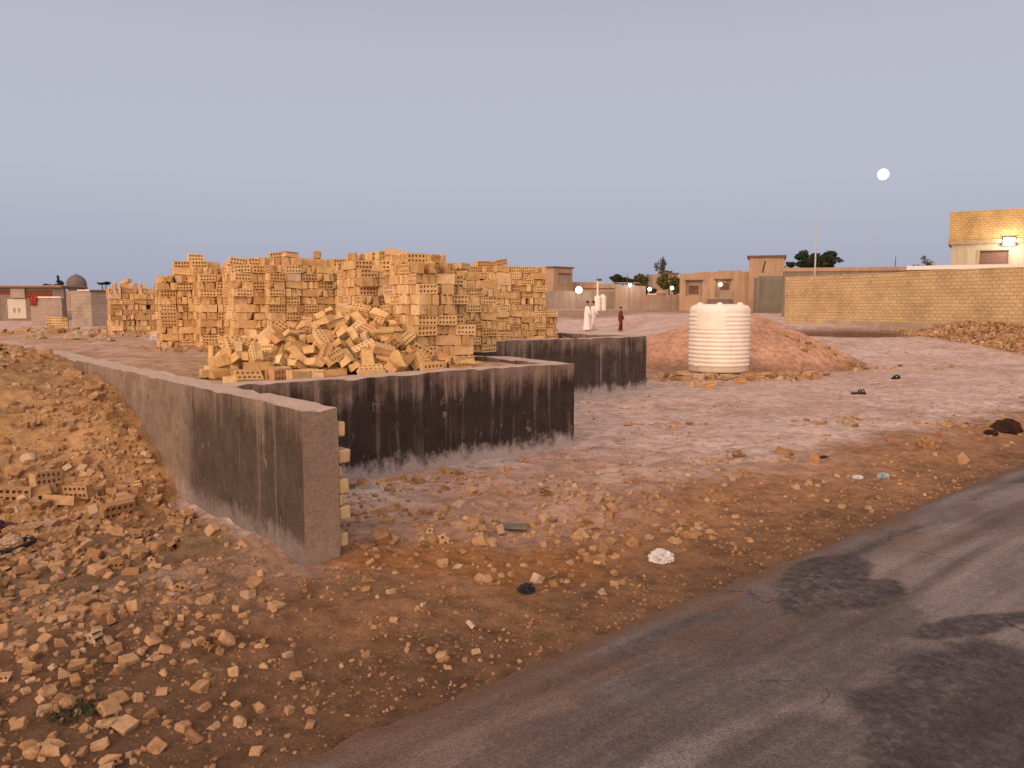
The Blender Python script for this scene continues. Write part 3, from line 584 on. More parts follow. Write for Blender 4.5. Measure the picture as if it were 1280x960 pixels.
# heap of tumbled bricks (resting poses settled beforehand)
HEAP = []
HEAP = [(3.057,7.42,1.125,0.34,-2.39,-1.82),(3.726,7.119,1.081,-0.61,-0.29,0.48),(2.634,6.583,0.976,0.86,-0.06,-3.09),(4.196,6.971,1.145,2.0,0.27,-0.2),(2.996,7.268,1.02,-1.57,0.0,-0.25),(4.863,8.136,1.477,2.18,0.22,-1.18),(3.798,7.537,1.241,-1.45,-0.7,1.65),(5.077,8.206,2.054,0.0,-0.0,-0.78),(4.239,6.786,1.026,-0.0,-0.73,1.44),(4.506,7.509,1.278,1.88,0.01,-0.18),(3.534,7.184,1.02,-2.09,-0.11,-1.53),(4.963,6.656,1.019,1.57,-0.0,-0.18),(3.693,7.254,1.115,-1.02,0.93,-2.57),(4.724,8.347,1.526,-2.15,-0.15,2.27),(3.395,7.23,0.994,1.57,-2.63,0.48),(4.104,7.192,1.15,1.97,-0.4,-0.2),(3.708,7.106,0.941,-1.57,0.0,-0.28),(3.128,6.643,0.96,-3.14,0.0,0.36),(4.75,7.409,1.216,0.81,0.43,-2.76),(3.973,6.902,1.026,1.57,-1.05,1.26),(4.655,6.942,1.02,-1.51,-0.83,1.8),(3.407,7.97,1.119,2.58,-0.01,-1.36),(3.912,6.756,0.963,1.08,-0.0,2.87),(3.513,7.927,1.239,0.76,3.13,0.81),(3.479,7.386,1.091,-1.56,0.84,-0.2),(4.487,7.286,1.179,-0.78,0.55,1.84),(4.504,6.571,0.96,-0.0,-3.14,-0.04),(4.178,7.528,1.26,2.57,-0.48,1.37),(3.565,8.363,1.255,2.29,-0.52,0.33),(4.635,8.228,1.413,2.03,0.53,-1.4),(3.768,8.34,1.318,0.97,-2.56,-0.74),(4.225,8.312,1.415,1.33,0.25,1.9),(3.274,7.311,1.018,0.02,-2.56,0.73),(2.68,7.698,1.02,1.57,-0.0,2.67),(3.622,7.406,1.131,-1.41,-0.2,-2.21),(4.441,7.708,1.312,1.18,-0.25,1.55),(4.209,6.951,1.01,0.63,0.36,-0.42),(5.301,8.016,2.054,-0.0,3.14,0.09),(3.824,7.053,1.046,-2.19,-0.0,0.87),(3.243,8.167,1.183,0.97,-0.41,2.84),(4.339,8.236,1.382,1.48,-0.33,-0.16),(4.859,7.261,1.089,0.09,0.51,-0.5),(4.065,7.559,1.257,-2.25,0.48,0.8),(3.724,8.186,1.255,-1.3,0.6,1.88),(2.835,7.789,1.043,-2.88,-0.17,-1.34),(2.78,7.516,0.941,-1.57,-0.0,3.1),(3.034,7.712,1.081,-2.12,-0.0,0.44),(3.862,6.633,0.941,-1.57,-0.0,-0.24),(4.704,8.637,1.544,1.8,0.17,-0.73),(5.636,7.587,2.034,1.57,-0.0,0.52),(4.932,6.701,0.941,1.57,-0.0,-0.37),(4.078,7.427,1.129,-0.3,-0.76,1.8),(2.743,8.182,1.037,-0.0,0.0,0.05),(3.864,7.405,1.146,-1.04,0.59,2.44),(4.07,8.328,1.266,0.68,-2.17,1.47),(3.122,7.585,1.095,1.57,0.0,0.22),(3.882,7.031,0.987,0.94,0.17,1.13),(4.802,6.783,1.04,-1.19,0.08,1.08),(3.604,7.685,1.13,0.99,0.42,-0.03),(3.466,8.086,1.183,1.02,-0.03,-1.39),(5.572,9.969,2.225,0.0,0.0,3.0),(4.411,8.48,1.478,-1.04,-2.55,0.74),(4.069,6.649,0.982,0.78,-0.11,-2.13),(3.437,6.898,0.941,-1.57,-0.0,-1.99),(4.709,7.67,1.29,1.16,3.13,-0.19),(3.141,7.113,0.961,0.0,0.0,-0.38),(3.145,8.262,1.164,1.57,-0.68,1.44),(3.502,7.805,1.1,0.62,-0.47,1.04),(3.048,6.875,0.961,0.0,-3.14,0.5),(4.666,7.828,1.32,2.73,0.33,0.29),(4.298,7.502,1.233,0.53,3.02,1.05),(4.54,7.377,1.174,-0.65,-2.97,-0.7),(2.751,7.704,0.941,1.57,0.0,-0.17),(3.138,8.065,1.1,-0.77,-1.57,-1.11),(4.261,7.992,1.301,2.77,0.5,1.41),(5.189,8.626,2.034,-1.57,-0.0,2.52),(4.675,7.129,1.09,0.95,-2.86,0.44),(5.216,7.6,2.033,1.57,-0.0,0.84),(3.246,9.034,1.022,-0.35,1.57,0.0),(5.626,7.804,2.033,1.57,-0.0,2.55),(4.447,8.346,1.391,0.81,-0.15,-0.18),(3.69,7.767,1.177,-1.47,0.44,-0.15),(4.821,7.779,1.305,0.49,-1.02,-2.32),(2.61,8.318,1.005,2.59,-0.3,1.25),(5.228,6.829,0.941,1.57,0.0,0.01),(3.462,8.467,1.192,0.08,-0.91,1.33),(5.335,8.363,2.074,-0.9,0.12,-0.31),(4.142,8.713,1.32,-1.45,0.65,1.79),(3.904,8.254,1.251,-0.37,-0.07,-2.44),(4.45,6.973,1.011,1.1,-0.49,0.49),(3.872,7.878,1.218,1.46,0.16,1.06),(4.44,7.961,1.313,-1.2,-0.47,0.37),(4.147,7.082,1.106,1.94,0.09,0.0),(4.093,7.754,1.27,1.31,0.12,0.97),(3.812,7.982,1.206,0.11,3.07,1.13),(2.656,7.863,0.96,0.0,-3.14,-0.4),(3.045,8.125,1.022,-2.41,1.57,0.0),(4.005,8.527,1.282,1.65,-0.43,-0.15),(4.416,8.779,1.431,1.97,-0.34,-2.04),(2.625,6.782,0.941,1.57,-0.0,-1.12),(4.318,8.908,1.378,-1.38,0.31,1.05),(3.786,7.24,1.074,0.97,2.44,0.97),(3.277,7.791,1.04,1.39,-3.05,0.01),(4.741,8.004,1.348,1.31,2.58,0.71),(4.691,6.711,0.96,0.0,0.0,1.28),(4.454,8.445,1.402,-1.05,0.6,2.34),(4.636,8.475,1.436,-1.16,0.26,-1.54),(3.448,7.415,1.015,2.3,0.47,0.9),(3.942,7.382,1.027,-0.0,-2.37,2.06),(4.197,8.904,1.329,-1.81,0.12,-0.77),(3.956,7.205,1.011,3.09,0.47,-0.77),(3.722,7.352,1.038,-0.01,0.01,0.07),(2.893,8.851,1.023,-2.59,-1.57,0.0),(3.366,8.254,1.128,1.29,2.33,0.65),(2.956,7.678,0.96,0.0,0.0,1.11),(4.239,8.194,1.27,-1.32,-0.03,3.1),(4.746,8.303,1.407,1.76,-0.63,0.57),(3.413,7.088,0.941,1.57,0.0,-2.58),(2.574,8.442,0.941,-1.57,-0.0,1.07),(4.517,7.213,0.999,-1.58,0.56,1.77),(3.16,8.44,1.016,-0.69,-0.45,3.1),(2.999,8.629,1.038,1.22,0.0,-2.25),(3.793,7.615,1.179,-2.61,-0.49,0.93),(2.91,7.344,0.941,1.57,0.0,-0.26),(3.641,8.06,1.16,1.76,-0.5,0.05),(2.982,9.667,0.941,1.57,0.0,-1.1),(2.733,6.977,0.96,3.14,-0.0,0.98),(4.297,8.577,1.246,2.17,-0.52,-1.27),(12.977,14.421,0.941,-1.57,-0.0,3.14),(4.587,7.295,1.049,-1.01,3.07,-0.07),(2.523,8.635,0.96,3.14,-0.0,0.79),(3.656,7.31,0.941,-1.57,0.0,-0.83),(3.108,7.883,1.01,2.14,-0.44,0.99),(4.411,7.616,1.17,-0.81,0.08,-1.41),(4.103,7.983,1.228,-0.95,2.94,0.31),(4.299,7.877,1.227,-2.68,-0.61,-1.04),(3.692,9.19,1.165,0.65,0.23,-1.63),(3.468,9.186,1.116,0.0,-3.14,-1.07),(3.37,8.888,1.078,-0.06,0.33,-1.46),(4.966,8.072,1.325,-0.0,2.26,1.41),(3.111,7.479,0.941,-1.57,0.0,-1.51),(4.808,8.06,1.308,1.34,0.57,-2.38),(4.39,8.635,1.397,-1.13,-0.18,-2.16),(3.14,9.112,1.01,-0.18,-0.43,-2.6),(4.799,8.393,1.374,1.1,-0.04,2.41),(3.976,7.545,1.149,-0.03,-0.26,1.69),(2.918,7.865,0.941,-1.57,0.0,1.28),(4.028,7.87,1.16,-1.7,0.66,1.04),(4.137,7.188,1.046,1.57,-0.23,1.81),(4.647,7.534,1.205,1.97,-0.19,0.27),(3.481,8.855,1.103,-0.0,-1.59,-0.01),(3.19,10.339,0.941,1.57,0.0,1.7),(3.803,7.335,0.941,-1.57,0.0,-1.0),(3.661,7.525,1.021,1.56,0.02,-2.8),(4.966,8.755,1.532,1.31,-0.26,1.32),(4.297,7.624,1.147,1.37,-2.35,0.36),(3.56,9.318,1.174,-1.57,-0.0,1.61),(2.973,7.963,1.018,1.57,0.0,-2.41),(3.236,7.202,0.941,1.57,-0.0,2.49),(5.16,8.298,2.034,1.57,0.0,-0.56),(3.988,8.133,1.212,-0.91,2.87,-0.41),(4.74,8.72,1.488,1.3,0.07,-2.98),(4.656,8.229,1.296,0.64,0.18,-0.86),(3.302,7.62,0.96,-3.14,-0.0,0.84),(3.305,7.474,0.981,-1.57,0.36,-2.42),(3.512,7.61,1.043,1.16,-0.02,0.45),(4.289,8.665,1.326,-2.27,-0.06,1.19),(4.312,7.215,1.116,-0.46,0.08,2.8),(4.467,8.308,1.298,-1.37,-0.22,-1.97),(3.259,8.416,1.11,-0.64,3.07,0.74),(5.028,7.231,0.944,-1.62,-0.01,2.48),(3.095,7.566,1.018,-1.57,0.0,1.2),(4.98,7.096,0.941,1.57,0.0,-0.78),(4.189,7.596,0.966,1.72,-0.07,-0.09),(3.873,7.967,1.112,-1.72,0.1,2.58),(4.088,7.461,1.014,-1.58,-0.76,1.71),(4.67,7.027,0.971,-0.69,-0.0,0.43),(4.668,7.694,1.21,1.24,0.26,-2.73),(4.003,7.734,1.153,-0.7,-2.74,0.05),(4.055,6.962,0.941,1.57,-0.0,2.47),(3.579,8.754,1.172,-0.1,-0.03,1.53),(3.688,7.882,1.112,-1.96,0.23,-1.43),(2.78,8.36,0.972,2.39,-0.0,1.96),(4.175,8.429,1.284,-0.16,-0.53,1.64),(2.674,8.105,0.941,1.57,0.0,1.18),(4.93,7.338,1.083,1.63,0.57,-0.53),(4.812,7.363,1.03,-1.04,0.65,-0.47),(4.521,8.943,1.365,1.04,-0.21,1.84),(4.748,8.486,1.023,-1.07,1.57,0.0),(4.801,9.072,0.941,1.57,-0.0,-1.94),(4.995,8.763,0.941,1.57,-0.0,-1.97),(5.196,7.151,0.941,1.57,0.0,1.0),(3.609,8.207,0.962,1.42,-0.04,1.07),(2.967,8.228,0.941,-1.57,-0.0,-2.6),(5.064,9.292,0.941,1.57,-0.0,1.65),(3.688,7.88,0.962,-1.67,-0.06,1.25),(3.395,7.976,0.999,-1.6,0.5,0.55),(4.233,7.966,1.062,1.38,2.87,0.15),(4.49,8.228,1.214,1.19,2.93,-0.42),(4.026,8.205,1.072,-0.31,3.07,-0.95),(4.885,7.556,1.037,0.0,-0.36,1.41),(3.417,7.797,0.943,1.59,-0.01,-0.72),(3.515,8.434,0.979,-0.37,3.08,-0.41),(4.064,7.859,1.023,0.26,-0.06,-0.39),(4.473,8.003,1.128,1.15,3.1,-0.44),(3.586,8.841,0.945,-1.5,-0.0,-1.21),(4.498,7.099,0.941,-1.57,0.0,0.26),(4.135,7.133,0.941,-1.57,-0.0,0.84),(3.935,7.735,0.99,-3.11,-0.17,1.26),(3.161,7.994,0.941,-1.57,-0.0,0.4),(3.607,9.035,0.963,0.03,-0.0,-1.0),(4.802,7.778,1.09,-1.25,0.29,-1.07),(3.935,8.957,1.003,-1.53,2.78,-0.16),(3.697,9.102,0.948,-1.57,0.05,2.04),(3.743,9.467,0.942,1.56,0.0,2.05),(3.964,9.127,1.056,-1.95,0.39,0.46),(3.745,8.074,0.996,-0.14,0.08,2.28),(3.215,7.817,0.942,-1.58,-0.0,1.12),(5.68,8.044,0.945,-1.6,0.02,-1.73),(3.395,8.364,1.015,2.27,0.45,-0.99),(3.792,8.244,0.992,1.79,-0.04,-1.3),(4.332,7.171,0.995,-1.57,0.51,2.04),(4.341,7.465,0.957,1.57,0.14,-1.96),(3.974,8.009,1.035,0.01,0.24,-2.51),(3.381,8.833,0.941,1.57,-0.0,0.5),(4.547,7.422,0.957,-1.75,-0.03,2.56),(5.725,8.2,1.031,-0.01,-2.72,1.41),(3.872,8.773,0.999,-1.83,-0.17,0.87),(3.56,7.943,0.983,2.38,-0.05,1.14),(3.754,7.522,0.944,-1.59,0.02,-2.89),(4.663,8.854,1.408,2.03,0.19,-1.85),(3.789,8.456,0.993,-1.42,0.22,-2.75),(4.291,7.731,1.004,-1.28,0.05,-0.6),(4.489,8.113,1.269,2.95,-0.72,-0.32),(4.607,9.222,1.321,-2.0,0.41,1.88),(3.183,8.564,0.941,-1.57,-0.0,-2.7),(4.62,7.739,1.051,1.86,-0.26,0.48),(4.71,10.963,0.941,1.57,-0.0,0.38),(3.334,8.934,0.961,0.0,0.0,-2.73),(3.979,8.728,1.043,1.87,0.22,-2.25),(4.479,9.27,1.229,-1.13,-0.41,-1.25),(3.638,8.667,0.957,-1.58,-0.13,0.3),(4.775,9.26,1.408,-2.04,-0.31,0.55),(4.567,8.667,1.344,1.21,0.35,2.48),(3.72,8.879,1.024,1.82,0.49,-0.57),(4.049,8.35,1.074,-1.89,0.16,2.14),(4.612,7.602,1.03,-2.76,-0.23,0.57),(3.5,7.624,0.944,1.57,0.02,-2.76),(3.749,7.696,0.98,-0.76,-0.09,0.62),(3.733,8.335,1.063,1.66,-0.19,-0.33),(3.608,8.251,1.052,1.54,-0.39,-0.33),(4.918,7.863,1.166,-0.12,-0.44,1.52),(3.529,8.581,1.047,0.16,0.34,-1.17),(4.449,7.657,1.078,-0.86,2.48,1.27),(4.879,8.196,1.301,1.78,-0.44,0.79),(3.359,8.557,1.03,1.14,3.12,0.25),(4.472,9.078,1.269,1.84,2.62,0.21),(3.61,7.86,1.057,-2.01,0.06,-1.82),(4.716,7.562,1.009,1.19,2.9,0.57),(4.667,8.002,1.202,1.95,-0.18,2.43),(4.079,9.748,0.961,1.34,0.06,1.76),(3.357,8.3,1.051,0.85,0.49,3.09),(4.904,8.577,1.469,1.92,-0.21,-0.28),(3.748,9.669,0.96,0.0,-0.0,-0.73),(4.225,9.294,1.077,-2.09,-0.0,1.18),(4.059,8.97,1.116,-1.83,0.08,-1.32),(4.474,7.862,1.114,-1.17,-0.31,-0.61),(3.481,8.091,1.055,2.61,-0.21,-1.64),(3.906,7.675,1.08,1.39,-3.08,-0.22),(4.188,9.068,1.102,1.33,0.46,2.27),(3.673,8.671,1.063,0.03,-0.14,0.01),(3.125,8.258,1.019,1.57,-0.0,2.31),(3.321,8.048,1.018,-0.08,-0.54,-2.59),(3.507,9.213,0.941,1.57,0.0,0.94),(3.906,8.085,1.116,-1.71,0.36,2.55),(3.358,8.653,0.988,1.57,0.43,-1.37),(3.005,8.484,0.941,-1.57,0.0,1.79),(4.251,9.749,1.055,-0.79,-0.19,-0.67)]

def core_h(u, w):
    x, y = w2c(u, w); px = 640+FPX*x/np.maximum(y, .1)
    a = sstep(8.55, 10.5, y + (515-px)*.0035)*.68*sstep(315, 470, px)*(1-sstep(512, 545, px))
    return .9 + a
rs_ = random.Random(77)
for cu_ in np.arange(2.6, 6.3, .13):
    for cw_ in np.arange(6.7, 10.2, .13):
        ch_ = float(core_h(cu_, cw_))
        if ch_ > 1.06: mass_brick(np.array((cu_, cw_, ch_-.12)), np.array(Euler((rs_.uniform(0, 6), rs_.uniform(0, 6), rs_.uniform(0, 6))).to_matrix()))
HL = ('tan perforated brick lying askew in the tumbled heap behind the black-stained wall', 'tumbled bricks in the heap')
HEAP = [h for h in HEAP if proj(*h[:3])[0] > 266]
for k_, h in enumerate(HEAP):                      # the ones that show most stand alone, the rest join the mass
    if k_ < 175: o = lone_brick(h[:3], (0, 0, 0), *HL); o.rotation_euler = h[3:6]
    else: mass_brick(np.array(h[:3]), np.array(Euler(h[3:6]).to_matrix()))
if MASS_V:
    nv = np.cumsum([0]+[len(v) for v in MASS_V[:-1]])
    V = np.concatenate(MASS_V); F4 = np.concatenate([f+n for f, n in zip(MASS_F, nv)])
    T = np.concatenate([np.full(len(v), t) for v, t in zip(MASS_V, MASS_T)])
    me = np_mesh('brick_stacks', V, F4, M['bricks'], False, {'tint': T})
    link(tag(bpy.data.objects.new('brick_stacks', me), 'tall stacks of tan perforated bricks massed on the raised ground', 'brick stacks', kind='stuff'))
# ------------------------------------------------------------------ rubble
def frag_template(seed):
    rs = random.Random(seed); bm = bmesh.new()
    kind = seed % 5
    if kind == 3:                                    # rounded lump
        bmesh.ops.create_icosphere(bm, subdivisions=2, radius=.5)
        s = Vector((1, rs.uniform(.6, .95), rs.uniform(.45, .8)))
        for v in bm.verts:
            v.co *= 1 + .42*mnoise.noise(v.co*2.1+Vector((seed*3., 0, 0))) + .15*mnoise.noise(v.co*6+Vector((seed, 2, 0)))
            v.co = Vector((v.co.x*s.x, v.co.y*s.y, v.co.z*s.z))
    else:                                            # snapped piece of brick
        sx, sy, sz_ = 1., rs.uniform(.6, 1.), rs.uniform(.5, .85)
        bmesh.ops.create_cube(bm, size=1, matrix=Matrix.Diagonal((sx, sy, sz_, 1)))
        for k in range(rs.choice((1, 1, 2, 2))):
            n = Vector((rs.gauss(0, 1), rs.gauss(0, 1), rs.gauss(0, .8))).normalized()
            d = rs.uniform(.3, .46)
            r = bmesh.ops.bisect_plane(bm, geom=bm.verts[:]+bm.edges[:]+bm.faces[:], plane_co=n*d*Vector((sx, sy, sz_)).length*.6, plane_no=n, clear_outer=True)
            es = [e for e in r['geom_cut'] if isinstance(e, bmesh.types.BMEdge)]
            if es: bmesh.ops.contextual_create(bm, geom=es)
        bmesh.ops.bevel(bm, geom=bm.edges[:], offset=.045, segments=1, affect='EDGES')
        bmesh.ops.triangulate(bm, faces=bm.faces[:])
        for v in bm.verts: v.co += mnoise.noise_vector(v.co*3.+Vector((seed*5., 0, 0)))*.045 + mnoise.noise_vector(v.co*9.+Vector((seed*5., 0, 0)))*.02
    bmesh.ops.triangulate(bm, faces=bm.faces[:])
    bmesh.ops.recalc_face_normals(bm, faces=bm.faces[:])
    V = np.array([v.co[:] for v in bm.verts]); bm.verts.index_update()
    F = np.array([[v.index for v in f.verts] for f in bm.faces]); bm.free(); return V, F
def half_brick(seed):
    rs = random.Random(seed); v, f = BTMP[seed % 4]; bm = bmesh.new(); vs = [bm.verts.new(c) for c in v]
    for q in f: bm.faces.new([vs[i] for i in q])
    bmesh.ops.remove_doubles(bm, verts=bm.verts, dist=1e-4)
    for k in range(2):
        n = Vector((1 if k == 0 else -.5, rs.gauss(0, .35), rs.gauss(0, .5))).normalized()
        q = bmesh.ops.bisect_plane(bm, geom=bm.verts[:]+bm.edges[:]+bm.faces[:], plane_co=n*(rs.uniform(-.03, .05) if k == 0 else rs.uniform(.07, .12)), plane_no=n, clear_outer=True)
        bmesh.ops.holes_fill(bm, edges=[e for e in q['geom_cut'] if isinstance(e, bmesh.types.BMEdge)], sides=0)
    bmesh.ops.triangulate(bm, faces=bm.faces[:]); bm.verts.index_update()
    V = np.array([w_.co[:] for w_ in bm.verts]); F = np.array([[w_.index for w_ in q.verts] for q in bm.faces]); bm.free()
    c = (V.max(0)+V.min(0))/2; V = V-c; return V/np.ptp(V, axis=0).max(), F
FT = [frag_template(s) for s in range(20)] + [half_brick(s) for s in range(8)]
FMESH = [np_mesh('brick_fragment', v, f, M['frag'], nside=3) for v, f in FT]
CAND = []
def inwall(u, w):
    return ((2.0 < u) & (u < 2.4) & (4.35 < w) & (w < 16.4)) | ((2.3 < u) & (u < 6.25) & (6.2 < w) & (w < 6.6)) | ((5.9 < u) & (u < 6.25) & (6.2 < w) & (w < 9.8)) | ((5.9 < u) & (u < 11.3) & (9.5 < w) & (w < 9.85))
def scatter(n, u0, u1, w0, w1, s0, s1, dens, zone, pw=2.2):
    u = RNG.uniform(u0, u1, n); w = RNG.uniform(w0, w1, n)
    keep = RNG.random(n) < np.clip(dens(u, w), 0, 1); u, w = u[keep], w[keep]
    k = ~inwall(u, w); u, w = u[k], w[k]
    s = s0 + (s1-s0)*RNG.random(len(u))**pw
    z = surf(u, w)
    for a, b, c, d in zip(u, w, z, s): CAND.append((a, b, c, d, zone))
cl = lambda f, s, a, b: (lambda u, w: sstep(a, b, fbm(u*f, w*f, s, 3)))
both = lambda *fs: (lambda u, w: np.prod([f(u, w) for f in fs], axis=0))
# below and on the left mound
scatter(12000, -4.2, 2.0, 3.2, 8.2, .012, .06, both(cl(1.1, 201, .3, .55), lambda u, w: sstep(3.3, 4.6, w)), 'm')
scatter(4200, -4.2, 2.0, 3.5, 7.6, .035, .105, both(cl(1.0, 203, .35, .6), lambda u, w: .25+.75*sstep(4., 5.2, w)), 'm', 1.8)
scatter(420, -3.0, 1.9, 4.9, 7.0, .07, .14, cl(1.2, 205, .35, .55), 'm', 1.5)
scatter(13000, -5, 2.0, 6.4, 17, .015, .085, cl(1.4, 207, .3, .6), 's', 2.2)
scatter(700, -4, 2.0, 6.6, 13, .06, .14, cl(.9, 209, .42, .6), 's', 1.8)
# fine gravel everywhere near
scatter(9000, -1.8, 8., 2.66, 6.2, .006, .03, both(cl(1.7, 231, .25, .6), lambda u, w: .35+.65*(1-sstep(3.2, 5.5, w))), 'v', 3.)
scatter(3500, -3., 20., 2.45, 3.0, .005, .02, cl(1.2, 233, .2, .6), 'v', 3.)
scatter(2500, 6, 16, 2.8, 8., .008, .035, cl(.9, 235, .4, .65), 'r', 3.)
scatter(420, -1.5, 12., -.5, 2.5, .004, .016, lambda u, w: .15+.85*sstep(1.4, 2.4, w), 'v', 3.)
# foreground verge at the left
scatter(1700, -1.6, 2.6, 2.7, 4.8, .01, .05, lambda u, w: .25+.75*sstep(1.2, -.4, u), 'v', 2.5)
scatter(620, -1.6, 1.9, 2.9, 4.8, .03, .09, both(cl(1.3, 211, .4, .6), lambda u, w: sstep(1.9, .3, u)), 'v', 1.6)
# verge in front of the dark wall
scatter(2300, 2.0, 7.5, 2.9, 6.2, .01, .055, both(cl(1.2, 213, .3, .6), lambda u, w: 1-sstep(5, 8, u+.8*(w-4))), 'f', 2.4)
scatter(640, 2.35, 5.2, 3.3, 6.2, .035, .11, both(cl(1.2, 215, .35, .6), lambda u, w: 1-sstep(3.6, 5.4, u)*.8), 'f', 2.)
scatter(90, 2.3, 5.0, 3.5, 4.6, .08, .16, cl(1.6, 217, .35, .55), 'f', 1.5)
scatter(1600, 6, 22, 2.8, 5.6, .012, .07, both(cl(.9, 219, .35, .6), lambda u, w: 1-sstep(3.6, 5.6, w)), 'r', 2.4)
scatter(120, 6, 20, 3.1, 5.0, .05, .16, cl(.7, 221, .45, .62), 'r', 2.)
scatter(900, 6.3, 26, 5, 14, .012, .06, cl(.5, 223, .42, .66), 'o', 2.4)
# foot of the tank and of the sand pile
def around(px, py, Y, n, ra, rb, s0, s1, zone, pw=1.6):
    x0, _ = DC(px, py, Y)
    for _ in range(n):
        a = random.gauss(0, ra); b = random.gauss(0, rb); u, w = c2w(x0+a, Y+b)
        CAND.append((u, w, sz(u, w), s0+(s1-s0)*random.random()**pw, zone))
around(905, 470, 16.75, 170, .75, .22, .06, .24, 't', 1.2)
around(975, 462, 17.4, 130, .55, .3, .05, .2, 't')
around(850, 478, 16.9, 60, .4, .35, .04, .2, 't')
around(1070, 455, 19.6, 90, .9, .3, .04, .18, 't')
# bank below the long brick wall
def bank(n, s0, s1):
    for _ in range(n):
        px = random.uniform(1095, 1500); t = random.random()
        Y = np.interp(px, [982, 1280, 1500], [36, 26, 21.5]) - .35 - 2.6*t*sstep(1090, 1190, px)
        x = (px-640)/FPX*Y*.995; u, w = c2w(x, Y)
        CAND.append((u, w, sz(u, w)+.5*(1-t)**1.3*float(sstep(1080, 1230, px))+random.uniform(-.03, .05), s0+(s1-s0)*random.random()**1.6, 'b'))
bank(4200, .05, .17)
around(60, 428, 19., 70, .7, .5, .08, .3, 'd')
around(115, 428, 19., 40, .8, .5, .06, .3, 'd')
around(1045, 530, 10.6, 26, .28, .12, .02, .1, 'o'); around(1085, 528, 10.8, 9, .15, .06, .02, .07, 'o'); around(830, 533, 10.3, 22, .25, .12, .02, .09, 'o')
around(835, 590, 7.5, 12, .2, .06, .02, .08, 'o'); around(1190, 540, 10.2, 24, .5, .15, .02, .12, 'r')
around(680, 415, 15.6, 30, .8, .5, .06, .2, 'd')
for q_ in range(8): around(285+q_*31, 466-q_*1.2, 8.05+q_*.02, 16, .14, .16, .02, .13, 'h', 2.)
around(300, 455, 8.9, 24, .3, .3, .02, .1, 'h', 2.); around(240, 438, 11.9, 30, .5, .25, .03, .14, 'h', 2.); around(165, 424, 16.6, 20, .6, .2, .03, .13, 'h', 2.)
P = np.array([c[:4] for c in CAND]); ZN = [c[4] for c in CAND]
sx_, sy_ = proj(P[:, 0], P[:, 1], P[:, 2]); cx_, cy_ = w2c(P[:, 0], P[:, 1])
app = P[:, 3]/np.maximum(cy_, .5)*((sx_ > 0) & (sx_ < 1280) & (sy_ > 0) & (sy_ < 960))
order = np.argsort(-app); lone = set(order[:300].tolist())
ZL = dict(h=('snapped brick piece lying at the foot of the brick heap and stacks', 'brick pieces at the foot of the heap'),
          m=('dusty broken brick piece in the rubble field below the left earth mound', 'brick pieces below the earth mound'),
          s=('broken brick piece lodged in the slope of the left earth mound', 'brick pieces on the mound slope'),
          v=('broken brick piece on the dark verge at the near left of the road', 'brick pieces on the dark verge'),
          f=('broken brick piece on the orange bank between dark wall and road', 'brick pieces on the orange bank'),
          r=('broken brick piece on the brown verge along the right stretch of road', 'brick pieces along the verge'),
          o=('small brick piece lying on the open pale ground', 'brick pieces on the pale ground'),
          t=('broken brick at the foot of the big ribbed tank and sand pile', 'broken bricks around the tank'),
          b=('brick rubble piece on the bank below the long ochre wall', 'brick pieces on the bank'),
          d=('brick piece in the debris at the far edge of the raised ground', 'brick pieces in the far debris'))
FV, FF, FTT, noff = [], [], [], 0
for i, (u, w, z, s) in enumerate(P):
    k = random.randrange(20) if s < .075 or random.random() < .62 else random.randrange(20, 28); e = (random.gauss(0, .35), random.gauss(0, .35), random.uniform(0, 6.28))
    if s > .12 and ZN[i] in 'tb': e = (random.gauss(0, .2), random.gauss(0, .2), e[2])
    zz = z + s*random.uniform(-.14, .16)
    if i in lone:
        o = bpy.data.objects.new('brick_fragment', FMESH[k]); o.location = (u, w, zz); o.rotation_euler = e; o.scale = (s, s, s)
        link(o); lb, gp = ZL[ZN[i]]; tag(o, lb, 'brick piece', gp)
    else:
        Rm = np.array((Matrix.Rotation(e[2], 3, 'Z') @ Matrix.Rotation(e[1], 3, 'Y') @ Matrix.Rotation(e[0], 3, 'X')))
        v, f = FT[k]; FV.append(v @ Rm.T*s + (u, w, zz)); FF.append(f+noff); noff += len(v); FTT.append(np.full(len(v), random.random()*(.5 if s < .03 else 1.)))
me = np_mesh('rubble', np.concatenate(FV), np.concatenate(FF), M['frags'], False, {'tint': np.concatenate(FTT)}, nside=3)
link(tag(bpy.data.objects.new('rubble', me), 'small brick rubble and stones scattered over the ground', 'rubble', kind='stuff'))
# whole bricks lying in front of the mound and under the tank
GB = [(22, 655, 1, .2), (45, 652, 0, .5), (60, 645, 1, 1.2), (78, 652, 0, .1), (100, 648, 1, -.3), (30, 678, 0, .12), (50, 673, 0, .1), (75, 680, 0, .25), (148, 660, 1, .9)]
for px, py, up, a in GB:
    u, w = G(px, py, -.1); z = sz(u, w)
    lone_brick((u, w, z+(.05 if up else .03)), (random.gauss(0, .12)+(0 if up else math.pi/2), random.gauss(0, .12), YAW+a), 'whole perforated brick lying in the rubble below the left earth mound', 'whole bricks below the mound', True)
TKX = DC(900, 470, 17.4)[0]
for k in range(26):
    a = -.78 + (k % 7)*.25; b = -.78 + (k//7)*.26; u, w = c2w(TKX+a+random.gauss(0, .015), 17.4+b+.15)
    lone_brick((u, w, .072+random.gauss(0, .004)), (math.pi/2 if k % 3 else 0, 0, YAW+random.gauss(0, .06)), 'tan brick laid in the rough base under the ribbed water tank', 'bricks under the tank')
for px, py, a in ((886, 484, .1), (925, 478, .3), (960, 470, -.2), (868, 482, .9), (1010, 470, .2)):
    u, w = G(px, py, .05); lone_brick((u, w, sz(u, w)+.05), (0, random.gauss(0, .15), YAW+a), 'fallen tan brick in front of the ribbed water tank', 'fallen bricks by the tank')
